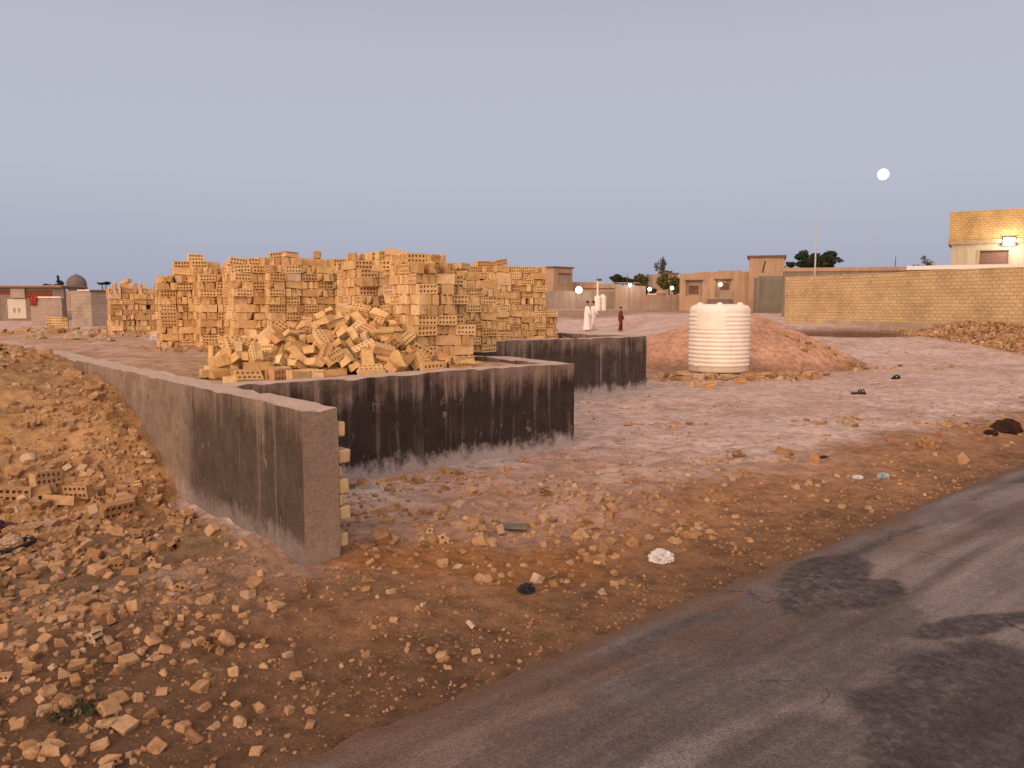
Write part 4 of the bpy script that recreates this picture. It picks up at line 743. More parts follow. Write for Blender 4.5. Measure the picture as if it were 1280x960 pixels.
for r in range(3):
    for k in range(3):
        x, _ = DC(66+k*7.2, 425, 19.6); u, w = c2w(x, 19.6)
        lone_brick((u, w, .93+.057+r*.116), (0, 0, YAW+random.gauss(0, .04)), 'brick in the small square pile amid debris at the far left', 'bricks in the small far pile')
# ------------------------------------------------------------------ litter
def crumple(name, px, py, z, size, mat, label, cat, squash=.6, amp=.5, fr=2.5):
    u, w = G(px, py, z); z0 = sz(u, w); bm = bmesh.new(); bmesh.ops.create_icosphere(bm, subdivisions=4, radius=1.)
    for v in bm.verts:
        n = v.co.normalized(); d = 1 + amp*(.55-abs(mnoise.noise(n*fr+Vector((px, py, 0))))*1.9) + amp*.35*(.4-abs(mnoise.noise(n*fr*2.7+Vector((py, px, 1)))))
        v.co = Vector((n.x*size*d, n.y*size*d*.8, max(n.z*size*d*squash, -.02)))
    o = bm_obj(name, bm, mat); o.location = (u, w, z0+.012); return tag(o, label, cat)
crumple('plastic_bag', 826, 692, .02, .08, M['plastic_bag'], 'crumpled white plastic bag on the verge beside the road', 'plastic bag')
crumple('plastic_bag', 198, 425, .92, .13, M['plastic_bag'], 'small white bag at the foot of the left brick stacks', 'plastic bag', .75)
crumple('plastic_scrap', 1104, 592, .0, .055, M['blue'], 'pale blue plastic scrap on the brown verge', 'litter', .5)
crumple('plastic_scrap', 1072, 595, .0, .05, M['plastic_bag'], 'flattened whitish scrap just left of the pale blue one', 'litter', .35)
crumple('black_scrap', 658, 737, .0, .045, M['black'], 'small black scrap among the brick pieces near the road', 'litter', .7)
crumple('charred_heap', 1258, 540, .0, .2, M['burnt'], 'dark charred lump at the right edge beside the road', 'charred heap', .6, .28, 1.8)
crumple('charred_heap', 1238, 545, .0, .09, M['burnt'], 'smaller dark lump trailing left from the charred heap', 'charred heap', .45, .3, 2.)
crumple('earth_clod', 1160, 563, .0, .13, M['frag'], 'round earth clod on the verge left of the charred heap', 'earth clod', .8, .35, 2.2)
u, w = G(104, 886, 0); bm = bmesh.new()
for k in range(150):
    a = random.uniform(0, 6.28); q = random.random()**.6*.09; L0 = random.uniform(.02, .05); b0 = Vector((q*math.cos(a)*1.5, q*math.sin(a), 0)); d0 = Vector((random.gauss(0, .6), random.gauss(0, .6), 1)).normalized()*L0; s0 = Vector((-d0.y, d0.x, 0)).normalized()*.004
    bm.faces.new([bm.verts.new(b0-s0), bm.verts.new(b0+s0), bm.verts.new(b0+d0*.6+s0*.8), bm.verts.new(b0+d0+Vector((d0.x, d0.y, 0))*.4)])
o = bm_obj('weed_tuft', bm, plain('dull_weed', (.05, .055, .028), .9, .1)); o.location = (u, w, sz(u, w)); tag(o, 'small dull green weed low on the near left verge', 'weed')
def shoe(px, py, a, label):
    u, w = G(px, py, .0); e = empty('sandal', (u, w, sz(u, w)), YAW+a, label, 'sandal')
    bm = bmesh.new(); n = 20; pr = []
    for k in range(n):
        t = 2*math.pi*k/n; r = .05 + (.012 if math.cos(t) > 0 else .0); pr.append((math.cos(t)*.14, math.sin(t)*r))
    lo = [bm.verts.new((x, y, .0)) for x, y in pr]; hi = [bm.verts.new((x, y, .03)) for x, y in pr]
    bm.faces.new(lo[::-1]); bm.faces.new(hi)
    for k in range(n): bm.faces.new((lo[k], lo[(k+1) % n], hi[(k+1) % n], hi[k]))
    bm_obj('sole', bm, M['black'], e)
    bm = bmesh.new()
    for x in (.02, .07): tube(bm, [(x, -.06, .02), (x+.01, -.04, .06), (x+.015, 0, .08), (x+.01, .04, .06), (x, .06, .02)], .014, 6)
    bm_obj('strap', bm, M['black'], e, True)
shoe(1073, 495, .1, 'black sandal lying on the pale ground in front of the sand pile')
shoe(1119, 476, .6, 'smaller looking black sandal farther back toward the ochre wall')
crumple('black_scrap', 1030, 574, .0, .045, M['black'], 'small black scrap on the pale ground toward the road', 'litter', .45, .3)
u, w = G(8, 693, -.1); z = sz(u, w)
bm = bmesh.new(); tube(bm, [(.17*math.cos(t*.35), .12*math.sin(t*.35), .03+.012*math.sin(t*1.3)) for t in range(19)], .017, 8)
o = bm_obj('rubber_loop', bm, M['black'], None, True); o.location = (u, w, z); tag(o, 'black rubber loop lying in the rubble at the left edge', 'rubber loop')
crumple('pale_stone', 14, 690, -.1, .07, M['sack'], 'pale stone lying inside the black rubber loop', 'stone', .7, .3)
crumple('purple_cloth', -2, 676, -.1, .09, M['purple'], 'dark purple cloth scrap behind the black rubber loop', 'cloth', .6, .7, 3.)
u, w = G(640, 656, .02); bm = bmesh.new(); box(bm, -.11, .11, -.05, .05, 0, .014, bev=.004)
for v in bm.verts: v.co += mnoise.noise_vector(v.co*7)*.012
o = bm_obj('board_scrap', bm, M['slate']); o.location = (u, w, sz(u, w)+.015); o.rotation_euler = (.12, .05, YAW+.1); tag(o, 'thin dark grey board scrap among brick pieces before the dark wall', 'board scrap')
for px, py, s, lb in ((52, 414, .22, 'pale sack slumped left of the small far brick pile'), (44, 421, .17, 'smaller pale sack leaning at the far left end of debris'), (102, 421, .26, 'wide dusty sack right of the small far brick pile'), (128, 424, .18, 'flat dusty sack nearest the low brick stack')):
    crumple('sack', px, py+4, .92, s, M['sack'], lb, 'sack', .55, .35, 1.8)
# ------------------------------------------------------------------ water tanks
def water_tank(pos, r, h, label, rz=0., nr=13, detail=True, group=None):
    e = empty('water_tank', pos, rz, label, 'water tank', group)
    prof = [(r*.95, 0), (r*.985, .02*h)]; z0, z1 = .075*h, .83*h; n = nr*8
    prof += [(r, z0+(z1-z0)*k/n) for k in range(n+1)]
    prof += [(r*.995, .86*h), (r*.97, .905*h), (r*.92, .935*h), (r*.84, .95*h), (r*.6, .962*h), (r*.3, .968*h)]
    def fn(rr_, z, t):
        if z0 <= z <= z1:
            a = .5+.5*math.cos(2*math.pi*nr*(z-z0)/(z1-z0)); a = a**3
            blank = detail and z > z0+(z1-z0)*.7 and math.cos(t-RAD(238)) > .86
            return rr_ - (0 if blank else .026*r*a/.65*1.) - (.004 if blank else 0)
        return rr_
    bm = bmesh.new(); lathe(bm, prof, 96 if detail else 24, fn); bm_obj('tank_body', bm, M['tank'], e, True)
    bm = bmesh.new(); q = .33*r
    q *= 1.15; lathe(bm, [(q*1.15, .955*h), (q*1.15, 1.0*h), (q*1.08, 1.005*h), (q*1.05, 1.03*h), (q*.9, 1.036*h)], 32)
    bm_obj('lid', bm, M['tank_lid'] if detail else M['tank'], e, True)
    if detail:
        for k in range(6):
            t = 2*math.pi*(k+.25)/6; bm = bmesh.new()
            box(bm, -.08, .08, -.06, .06, .92*h, .985*h, bev=.025); 
            for v in bm.verts: v.co.x *= 1-.4*(v.co.z > .95*h); v.co += Vector((r*.74, 0, 0))
            bmesh.ops.rotate(bm, verts=bm.verts, cent=(0, 0, 0), matrix=Matrix.Rotation(t, 3, 'Z')); bm_obj('lifting_lug', bm, M['tank'], e, True)
        bm = bmesh.new(); tube(bm, [(r*.97*math.cos(-2.6), r*.97*math.sin(-2.6), .09*h), (r*1.06*math.cos(-2.6), r*1.06*math.sin(-2.6), .09*h)], .03, 12); bm_obj('outlet', bm, M['tank'], e, True)
    return e
u, w = c2w(TKX, 17.55)
water_tank((u, w, .135), .655, 1.52, 'big cream ribbed plastic water tank standing on loose bricks', YAW)
p = DW(747, 387, 62); water_tank((p.x, p.y, 1.), .26, 1.25, 'slim white far water tank on the left of the pair by the lamp post', 0, 8, False)
p = DW(753.5, 387, 62.3); water_tank((p.x, p.y, 1.), .27, 1.3, 'slim white far water tank on the right of the pair by the lamp post', 0, 8, False)
# ------------------------------------------------------------------ buildings
def site(name, px, Y, turn, label, cat, z=0.):
    x = (px-640)/FPX*Y*.995; u, w = c2w(x, Y); return empty(name, (u, w, z), YAW+turn, label, cat)
def XF(px0, Y, turn):
    x0 = (px0-640)/FPX*Y*.995; c, s = math.cos(turn), math.sin(turn)
    def f(px):
        a = (px-640)/FPX*.995; return (x0-a*Y)/(a*s-c)
    return f
def Zp(py, Y): return DC(640, py, Y)[1]
def wd(dpx, Y): return dpx/FPX*Y*.995
def part(name, par, mat, fn, smooth=False):
    bm = bmesh.new(); fn(bm); return bm_obj(name, bm, mat, par, smooth)
# long ochre wall on the right
pA, pB = DW(982, 347, 36.), DW(1280, 333, 26.); d = Vector((pB.x-pA.x, pB.y-pA.y, 0)); L = d.length*1.75
e = empty('brick_wall', (pA.x, pA.y, 0), math.atan2(d.y, d.x), 'long ochre brick wall with pitted face on the right', 'wall')
def f(bm):
    box(bm, 0, L, 0, .24, -.4, 2.8); 
    for it in range(6):
        es = [q for q in bm.edges if q.calc_length() > .7]
        if es: bmesh.ops.subdivide_edges(bm, edges=es, cuts=1, use_grid_fill=True)
    for v in bm.verts: v.co += mnoise.noise_vector(v.co*.6)*.02; v.co.z += .03*mnoise.noise(v.co*1.7)*(v.co.z > 2.7)
part('masonry', e, M['ochre_brick'], f)
part('footing', e, plaster_mat('crumbling_footing', (.34, .24, .16), (.42, .33, .25)), lambda bm: box(bm, 2.5, 9, -.07, -.003, .2, .92))
# building with flood lamp
Y = 42.; e = site('brick_house', 1182, Y, RAD(-31.), 'ochre brick house behind the long wall with a glaring flood lamp', 'house')
X_ = XF(1182, Y, RAD(-31))
h0, h1 = Zp(265, Y), Zp(301, Y); wz0, wz1 = Zp(335, Y), Zp(314.5, Y); wx0, wx1 = X_(1221), X_(1257)
def f(bm): panel(bm, .12, 9., 0, h1-.2, .12, .42, [(wx0, wx1, wz0, wz1)]); box(bm, .12, .42, .42, 6, 0, h1-.2); box(bm, 8.7, 9, .42, 6, 0, h1-.2)
wall_p = part('wall', e, M['lit_plaster'], f)
part('parapet', e, M['ochre_par'], lambda bm: (box(bm, 0, 9.1, 0, .24, h1+.02, h0), box(bm, 0, .24, .24, 6.2, h1+.02, h0)))
part('floor_slab', e, M['slab'], lambda bm: box(bm, -.04, 9.15, -.06, 6.3, h1-.2, h1+.017))
sh = part('shutter', e, M['brown'], lambda bm: [box(bm, wx0, wx1, .25+.01*(k % 2), .3, wz0+(wz1-wz0)*k/5, wz0+(wz1-wz0)*(k+.94)/5) for k in range(5)])
part('window_frame', e, M['slab'], lambda bm: (box(bm, wx0-.1, wx0, .08, .2, wz0-.05, wz1+.06), box(bm, wx0, wx1, .08, .2, wz1, wz1+.06), box(bm, wx1, wx1+.06, .08, .2, wz0-.05, wz1+.06)))
lx, lz = X_(1256.5), Zp(301, Y)-.12
fl = part('flood_lamp', e, M['lamp'], lambda bm: box(bm, lx-.24, lx+.24, -.2, -.1, lz-.2, lz+.14))
part('lamp_housing', fl, M['dark_metal'], lambda bm: (box(bm, lx-.28, lx+.28, -.097, -.03, lz-.22, lz+.2), box(bm, lx-.03, lx+.03, -.03, .12, lz-.03, lz+.03)))
L_ = bpy.data.lights.new('flood_light', 'POINT'); L_.energy = 105; L_.color = (1., .93, .8); L_.shadow_soft_size = .15
lo = bpy.data.objects.new('flood_light', L_); lo.location = (lx, -.5, lz-.12); link(lo, e)
# white painted roof between
Y = 39.; e = site('flat_roof_shed', 1131, Y, RAD(-27), 'low shed with whitewashed roof edge showing over the long wall', 'shed')
part('wall', e, M['adobe2'], lambda bm: box(bm, .1, 8, .1, 4, 0, Zp(338, Y)))
part('roof_edge', e, M['white'], lambda bm: box(bm, 0, 8.2, 0, 4.2, Zp(337.5, Y), Zp(332.5, Y)))
# long low building behind the wall
Y = 50.; e = site('mud_wall', 978, Y, RAD(-14), 'long low brown mud wall topped with earth seen above the ochre wall', 'wall')
part('wall', e, M['grey2'], lambda bm: box(bm, 0, 8.6, 0, .4, 0, Zp(339.5, Y)))
part('coping', e, M['adobe'], lambda bm: box(bm, -.05, 8.7, -.06, .46, Zp(339.5, Y), Zp(335, Y)))
# house with two window recesses
Y = 62.; e = site('adobe_house', 849, Y, RAD(-13), 'flat-roofed adobe house with two window recesses behind the tank', 'house')
X_ = XF(849, Y, RAD(-13))
hb, ht = .9, Zp(342, Y)
r1 = (X_(857), X_(877), Zp(370, Y), Zp(351, Y)); r2 = (X_(894), X_(913), Zp(372, Y), Zp(350, Y))
def f(bm): panel(bm, 0, X_(936), hb, ht, 0, .35, [r1, r2]); box(bm, 0, .3, .35, 6, hb, ht); box(bm, X_(936)-.3, X_(936), .35, 6, hb, ht); box(bm, .3, X_(936)-.3, .35, 5.9, ht-.4, ht-.2)
part('wall', e, M['adobe'], f)
part('parapet', e, M['adobe'], lambda bm: (box(bm, X_(868), X_(936), .004, .3, ht, ht+.11), box(bm, X_(895), X_(926), .008, .3, ht+.11, ht+.2)))
for (a, b, c, dd), dark, nm in ((r1, (X_(860.5), X_(873), Zp(368, Y), Zp(357, Y)), 0), (r2, (X_(899), X_(911), Zp(363, Y), Zp(354, Y)), 1)):
    wn = part('window', e, M['adobe2'], lambda bm: panel(bm, a, b, c, dd, .28, .345, [dark]))
    part('pane', wn, M['brown'], lambda bm: box(bm, dark[0], dark[1], .33, .37, dark[2], dark[3]))
    part('lintel', wn, M['roof'], lambda bm: box(bm, a-.12, b+.12, -.08, -.005, dd, dd+.07))
lx, lz = X_(900), Zp(356, Y)
lp = part('lamp', e, M['lamp_warm'], lambda bm: bmesh.ops.create_icosphere(bm, subdivisions=2, radius=.14, matrix=Matrix.Translation((lx, .16, lz))), True)
e2 = site('stone_block', 908, 55., 0, 'pale block resting behind the lid of the ribbed tank', 'block', .9)
part('block', e2, M['adobe2'], lambda bm: box(bm, -.45, .5, 0, .6, 0, Zp(363, 55.)-.9, bev=.08))
# taller block right of it
Y = 60.; e = site('adobe_block', 935, Y, RAD(-18), 'tall adobe block with overhanging roof slab and a broken hole', 'house')
X_ = XF(935, Y, RAD(-18)); ht = Zp(322, Y)
part('wall', e, M['adobe'], lambda bm: panel(bm, 0, X_(979), .9, ht, 0, 5, []))
part('roof_slab', e, M['roof'], lambda bm: box(bm, -.16, X_(981), -.15, 5.1, ht, ht+.14))
part('hole', e, M['dark'], lambda bm: [box(bm, X_(951.5+k*1.0), X_(953.2+k*1.0), -.02, .1, Zp(341-k*4.6, Y), Zp(335.8-k*4.6, Y)) for k in range(3)])  # solid dark boxes on the wall, shade of the hole put into their colour
Y = 57.; e = site('screen_wall', 944, Y, RAD(2), 'weathered grey screen wall left of the long ochre wall', 'screen wall')
part('wall', e, M['green_grey'], lambda bm: box(bm, wd(5, Y), wd(52, Y), 0, .2, .8, Zp(345, Y)))
part('pillar', e, M['green_grey'], lambda bm: box(bm, 0, wd(5, Y)-.003, -.1, .3, .8, Zp(347, Y)))
# far block with recess (corner toward us)
Y = 76.; e = site('adobe_tower_house', 692, Y, 0, 'square adobe upper room with a recessed doorway left of the lamps', 'house')
ht = Zp(334.5, Y)
part('wall', e, M['adobe'], lambda bm: (box(bm, 0, 2.6, 0, 2.6, .9, ht, rz=RAD(43)),))
part('roof_slab', e, M['roof'], lambda bm: box(bm, -.12, 2.72, -.12, 2.72, ht, ht+.12, rz=RAD(43)))
part('doorway', e, M['adobe2'], lambda bm: box(bm, .7, 2.1, -.03, .1, Zp(356, Y), Zp(342.5, Y), rz=RAD(43)))
part('lintel', e, M['roof'], lambda bm: box(bm, .55, 2.3, -.14, .1, Zp(342.3, Y), Zp(341, Y), rz=RAD(43)))
# yard walls
Y = 70.; e = site('yard_wall', 640, Y, 0, 'long grey rendered yard wall behind the two people in white', 'wall')
part('wall', e, M['grey_plaster'], lambda bm: (box(bm, 0, wd(75, Y), 0, .3, .8, Zp(363.5, Y)), box(bm, wd(75, Y)+.003, wd(130, Y), .05, .35, .8, Zp(364, Y))))
Y = 80.; e = site('adobe_outbuilding', 714, Y, 0, 'low adobe outbuilding with a roof line behind the yard wall', 'outbuilding')
part('wall', e, M['adobe'], lambda bm: box(bm, 0, wd(56, Y), 0, 4, .9, Zp(355, Y)))
part('parapet', e, M['adobe'], lambda bm: box(bm, 0, wd(34, Y), -.02, 4, Zp(355, Y)+.003, Zp(352.5, Y)))
part('roof_edge', e, M['roof'], lambda bm: box(bm, wd(12, Y), wd(56, Y), -.1, -.023, Zp(361, Y), Zp(360, Y)))
part('roof_slab', e, M['slab'], lambda bm: box(bm, wd(56, Y), wd(84, Y), -.3, 3, Zp(354.5, Y), Zp(353, Y)))
Y = 67.; e = site('yard_wall', 769, Y, 0, 'taller middle section of yard wall behind the child in dark red', 'wall')
part('wall', e, M['adobe2'], lambda bm: box(bm, 0, wd(38, Y), 0, .3, .8, Zp(357.5, Y)))
Y = 65.; e = site('yard_wall', 805, Y, 0, 'lowest yard wall section in front of the olive bushes', 'wall')
part('wall', e, M['adobe2'], lambda bm: box(bm, 0, wd(46, Y), 0, .3, .8, Zp(368.5, Y)))
part('loose_stone', e, M['adobe'], lambda bm: box(bm, wd(16, Y), wd(28, Y), 0, .3, Zp(368.4, Y), Zp(363.5, Y), bev=.08))
part('loose_slab', e, M['white'], lambda bm: box(bm, wd(5, Y), wd(15, Y), .02, .28, Zp(368.3, Y), Zp(367., Y)))
Y = 95.; e = site('far_house', 815, Y, 0, 'far adobe house top behind the olive bushes', 'house')
part('wall', e, M['adobe2'], lambda bm: box(bm, 0, wd(32, Y), 0, 4, .9, Zp(343, Y)))
part('roof_edge', e, M['roof'], lambda bm: box(bm, wd(14, Y), wd(33, Y), -.1, 4.1, Zp(343, Y)+.003, Zp(341, Y)))
# left row
Y = 52.; e = site('compound_house', -60, Y, 0, 'low compound house at the far left with a pale gate under a dark roof edge', 'house')
X_ = lambda px: wd(px+60, Y); ht = Zp(360, Y); gt = (X_(8.5), X_(32), Zp(398, Y), Zp(373.5, Y))
part('wall', e, M['grey2'], lambda bm: panel(bm, 0, X_(80), .0, ht, 0, .3, [gt]))
part('roof_edge', e, M['roof'], lambda bm: box(bm, -.1, X_(81), -.25, 3, ht, ht+.09))
part('coping', e, M['adobe'], lambda bm: box(bm, -.1, X_(80), -.2, 3, ht+.093, ht+.17))
part('lintel', e, plain('rust_band', (.17, .06, .035), .9, .1), lambda bm: (box(bm, 0, X_(15), -.03, -.004, Zp(368, Y), Zp(362.5, Y)), box(bm, X_(33), X_(66), -.03, -.004, Zp(372, Y), Zp(362.8, Y))))
part('pillar', e, M['left_wall'], lambda bm: box(bm, X_(15.2), X_(32.8), -.12, -.004, gt[3]+.05, ht-.02))
g = part('gate', e, plain('pale_gate_paint', (.55, .48, .38), .6, .3, .12), lambda bm: box(bm, gt[0], gt[1], .02, .08, gt[2], gt[3]))
def f(bm):
    cx, cz = (gt[0]+gt[1])/2, (gt[2]+gt[3])/2-.12
    for t0, t1, r, tk in ((2.2, 4.1, .2, .022), (-.95, .95, .2, .022), (2.5, 3.8, .1, .018), (-.6, .7, .1, .018)):
        n = 8; pr = [t0+(t1-t0)*k/n for k in range(n+1)]
        tube(bm, [(cx+r*math.cos(t), .012, cz+r*.95*math.sin(t)) for t in pr], tk, 6)
part('emblem', g, M['dark_metal'], f)
part('gate_frame', g, M['slab'], lambda bm: (box(bm, gt[0]-.06, gt[0]-.003, -.02, .1, gt[2], gt[3]), box(bm, gt[1]+.003, gt[1]+.06, -.02, .1, gt[2], gt[3])))
Y = 46.; e = site('compound_wall', 38, Y, 0, 'pale block wall with white coping at the far left', 'wall')
part('wall', e, M['left_wall'], lambda bm: box(bm, 0, wd(39, Y), 0, .25, -.1, Zp(372.6, Y)))
part('coping', e, M['white'], lambda bm: box(bm, wd(4, Y), wd(38.5, Y), -.05, .3, Zp(372.4, Y), Zp(370.6, Y)))
u, w = c2w((43-640)/FPX*Y*.995, Y-.06); bm = bmesh.new()
bmesh.ops.create_grid(bm, x_segments=8, y_segments=8, size=.5)
for v in bm.verts: x, y = v.co.x, v.co.y; v.co = Vector((x*.34*(1+.3*(y > 0)), -.05+.035*math.sin(x*14)*(1-y), y*.5-.22))
bmesh.ops.solidify(bm, geom=bm.faces[:], thickness=.02)
o = bm_obj('cloth', bm, M['red'], None, True); o.location = (u, w, Zp(371, Y)); o.rotation_euler = (0, 0, YAW); tag(o, 'red cloth hanging over the pale block wall at the far left', 'cloth')
Y = 44.; e = site('block_hut', 114, Y, 0, 'square block hut with a thin roof beside the low brick stack', 'hut')
ht = Zp(363.5, Y)
part('wall', e, M['left_wall'], lambda bm: box(bm, -2.1, 0, 0, 2.6, -.2, ht, rz=RAD(-34)))
part('roof_slab', e, M['white'], lambda bm: box(bm, -1.3, -.02, -.06, 1.8, ht+.003, ht+.07, rz=RAD(-34)))
part('roof_edge', e, M['roof'], lambda bm: box(bm, -.017, .07, -.06, 2.7, ht-.06, ht+.05, rz=RAD(-34)))
Y = 110.; e = site('mosque', 97, Y, 0, 'round grey dome rising behind the block hut', 'domed building')
def f(bm):
    R = wd(11.6, Y); c = Zp(356, Y)
    lathe(bm, [(R*math.cos(t), c+R*math.sin(t)*1.08) for t in [RAD(-40)+RAD(130)*k/16*.995 for k in range(17)]], 40)
part('dome', e, M['dome'], f, True)
part('finial', e, M['dark_metal'], lambda bm: tube(bm, [(0, 0, Zp(344, Y)), (0, 0, Zp(341.5, Y))], [.1, .03], 6))
part('wall', e, M['adobe2'], lambda bm: box(bm, -4, 4, -3, 5, .9, Zp(364, Y)))
# ------------------------------------------------------------------ lamps, poles
def globe_lamp(px, py, Y, r, label, energy):
    p = DW(px, py, Y); e = empty('yard_lamp', (p.x, p.y, 0), YAW, label, 'lamp')
    part('bulb', e, M['lamp'], lambda bm: bmesh.ops.create_icosphere(bm, subdivisions=3, radius=r, matrix=Matrix.Translation((0, 0, p.z))), True)
    part('bracket', e, M['grey_plaster'], lambda bm: (tube(bm, [(0, r*.5, p.z+r*.5), (0, .5, p.z+r*.5)], .04, 6), tube(bm, [(0, .5, .7), (0, .5, p.z+r*.5)], .045, 6)))
    q = bpy.data.lights.new('yard_light', 'POINT'); q.energy = energy; q.color = (1., .95, .85); q.shadow_soft_size = .3
    o = bpy.data.objects.new('yard_light', q); o.location = (0, -r-.35, p.z); link(o, e)
globe_lamp(723.5, 362.3, 69.2, .27, 'brightest white lamp, on the yard wall left of the slim tanks', 60)
globe_lamp(787.5, 356.5, 66.5, .14, 'white lamp above the middle yard wall', 25)
globe_lamp(812, 361.5, 68, .14, 'white lamp in front of the olive bushes, at their left', 25)
globe_lamp(840, 360, 68.5, .14, 'white lamp in front of the olive bushes, beside the house', 25)
def pole(name, px, pt, pb, Y, r, mat, label, cat, top=None):
    p = DW(px, pb, Y); z1 = Zp(pt, Y); e = empty(name, (p.x, p.y, 0), YAW, label, cat)
    part('shaft', e, mat, lambda bm: tube(bm, [(0, 0, .6), (0, 0, z1)], [r, r*.7], 8), True)
    if top: part(*top(e, z1))
    return e
e = pole('lamp_post', 746.8, 351, 388, 64, .1, M['white'], 'short white post with dark lamp head beside the slim tanks', 'lamp post')
part('lamp_head', e, M['dark_metal'], lambda bm: box(bm, -.08, .32, -.1, .1, Zp(351, 64), Zp(348.5, 64), bev=.04))
pole('mast', 746, 302, 350, 92, .05, M['metal'], 'thin tall mast rising faintly above the slim white tanks', 'mast')
e = pole('flag_pole', 1018.5, 277, 345, 47, .06, M['metal'], 'pale pole standing in front of the round dark tree', 'pole')
e = pole('antenna_mast', 1088, 297, 335, 95, .05, M['metal'], 'faint mast with a small crossbar above the mud wall', 'mast')
part('crossbar', e, M['metal'], lambda bm: tube(bm, [(-.3, 0, Zp(299, 95)), (.7, 0, Zp(297.5, 95))], .035, 6))
pole('antenna_mast', 1119, 321, 335, 80, .05, M['dark_metal'], 'short dark mast left of the bare bush', 'mast')
pole('antenna_mast', 784, 343, 352, 85, .05, M['dark_metal'], 'short dark mast over the dark trees behind the yard', 'mast')
# ------------------------------------------------------------------ trees
def tree(name, px, Y, blobs, n, ls, mat, label, cat='tree', trunk=.14, shape=1.):
    p = DW(px, 380, Y); z0 = 1.; e = empty(name, (p.x, p.y, z0), YAW, label, cat)
    bm = bmesh.new(); cz = [b[1] for b in blobs]
    for bx, bz, brx, brz in blobs:
        tube(bm, [(0, 0, -.3), (bx*.35, .05, (bz-z0)*.5), (bx*.8, 0, bz-z0), (bx, 0, bz-z0+brz*.5)], [trunk, trunk*.7, trunk*.35, trunk*.12], 7)
        for k in range(5):
            t = random.uniform(0, 6.28); tube(bm, [(bx*.7, 0, bz-z0-brz*.4), (bx+brx*.75*math.cos(t), brx*.75*math.sin(t), bz-z0+brz*random.uniform(-.2, .6))], [trunk*.3, trunk*.06], 5)
    bm_obj('trunk', bm, M['bark'], e, True)
    V = []; T = []
    for bx, bz, brx, brz in blobs:
        sub = [(RNG.normal(0, .5, 3), RNG.uniform(.28, .55)) for _ in range(9)]
        m = int(n*brx*brz/sum(b[2]*b[3] for b in blobs))
        for _ in range(m):
            c, r = sub[RNG.integers(9)]; q = RNG.normal(0, 1, 3); q = q/np.linalg.norm(q)*r*RNG.random()**.45 + np.clip(c, -.7, .7)
            if np.linalg.norm(q) > 1.12: continue
            ctr = np.array([bx, 0, bz-z0]) + q*np.array([brx, brx, brz])
            a = RNG.normal(0, 1, 3); a /= np.linalg.norm(a); b = np.cross(a, RNG.normal(0, 1, 3)); b /= np.linalg.norm(b); s = ls*RNG.uniform(.6, 1.4)
            V += [ctr-a*s, ctr-b*s*.45, ctr+a*s, ctr+b*s*.45]; T += [RNG.random()]*4
    F_ = np.arange(len(V)).reshape(-1, 4)
    me = np_mesh('crown', np.array(V), F_, mat, False, {'tint': np.array(T)}); link(bpy.data.objects.new('crown', me), e)
tz = lambda py, Y: Zp(py, Y)
tree('round_tree', 1022, 66, [(-.9, tz(325, 66), 1.0, .75), (.85, tz(325, 66), .95, .75), (0, tz(329, 66), 1.7, .6)], 5200, .12, M['leaf_dark'], 'round dark green tree with two crowns behind the pale pole')
tree('slender_tree', 825, 100, [(0, tz(332, 100), .75, 1.3), (.2, tz(344, 100), 1.3, .8), (-1.6, tz(346, 100), .4, .4)], 1300, .13, M['leaf_grey'], 'slender sparse grey tree standing tallest over the yard')
tree('olive_bush', 812, 80, [(-.3, tz(356, 80), 1.1, 1.0), (-1.1, tz(350, 80), .6, .6)], 3000, .13, M['leaf_olive'], 'olive green bush behind the lowest yard wall, at its left', 'bush')
tree('olive_bush', 836, 79, [(0, tz(355, 79), 1.2, 1.1)], 3000, .13, M['leaf_olive'], 'olive green bush growing against the adobe house', 'bush')
tree('dark_tree', 768, 92, [(0, tz(348, 92), .9, .5), (1.4, tz(351, 92), 1.1, .35)], 2200, .13, M['leaf_dark'], 'dark flat-topped tree behind the outbuilding roof')
tree('bare_bush', 1157, 75, [(0, tz(329, 75), .7, .75), (-.9, tz(333, 75), .5, .25)], 420, .1, M['leaf_grey'], 'bare brown bush left of the brick house with the flood lamp', 'bush')
tree('dark_tree', 74, 95, [(0, tz(355, 95), .65, .4), (-1., tz(357, 95), .6, .25), (.05, tz(349, 95), .12, .5)], 1200, .12, M['leaf_dark'], 'small dark tree left of the grey dome')
tree('flat_topped_tree', 131, 100, [(-.3, tz(354.5, 100), .6, .14), (.35, tz(354, 100), .5, .16)], 700, .1, M['leaf_dark'], 'small flat-topped dark tree right of the grey dome')
tree('dark_tree', 985, 90, [(0, tz(331, 90), .8, .4)], 500, .13, M['leaf_dark'], 'small dark treetop behind the adobe block corner')
# ------------------------------------------------------------------ people
def skin_body(name, joints, edges, mat, parent):
    me = bpy.data.meshes.new(name); me.from_pydata([j[0] for j in joints], edges, []); o = bpy.data.objects.new(name, me); COL.objects.link(o)
    sk = o.modifiers.new('Skin', 'SKIN'); o.modifiers.new('Sub', 'SUBSURF').levels = 1
    lay = me.skin_vertices[0] if me.skin_vertices else None
    if lay is None:
        bm = bmesh.new(); bm.from_mesh(me); bm.verts.layers.skin.verify(); bm.to_mesh(me); bm.free(); lay = me.skin_vertices[0]
    for k, (co, r) in enumerate(joints):
        rr2 = r if isinstance(r, tuple) else (r, r); lay.data[k].radius = rr2
    lay.data[0].use_root = True
    dg = bpy.context.evaluated_depsgraph_get(); m2 = bpy.data.meshes.new_from_object(o.evaluated_get(dg)); bpy.data.objects.remove(o)
    m2.name = name; m2.materials.clear(); m2.materials.append(mat)
    for p_ in m2.polygons: p_.use_smooth = True
    return link(bpy.data.objects.new(name, m2), parent)
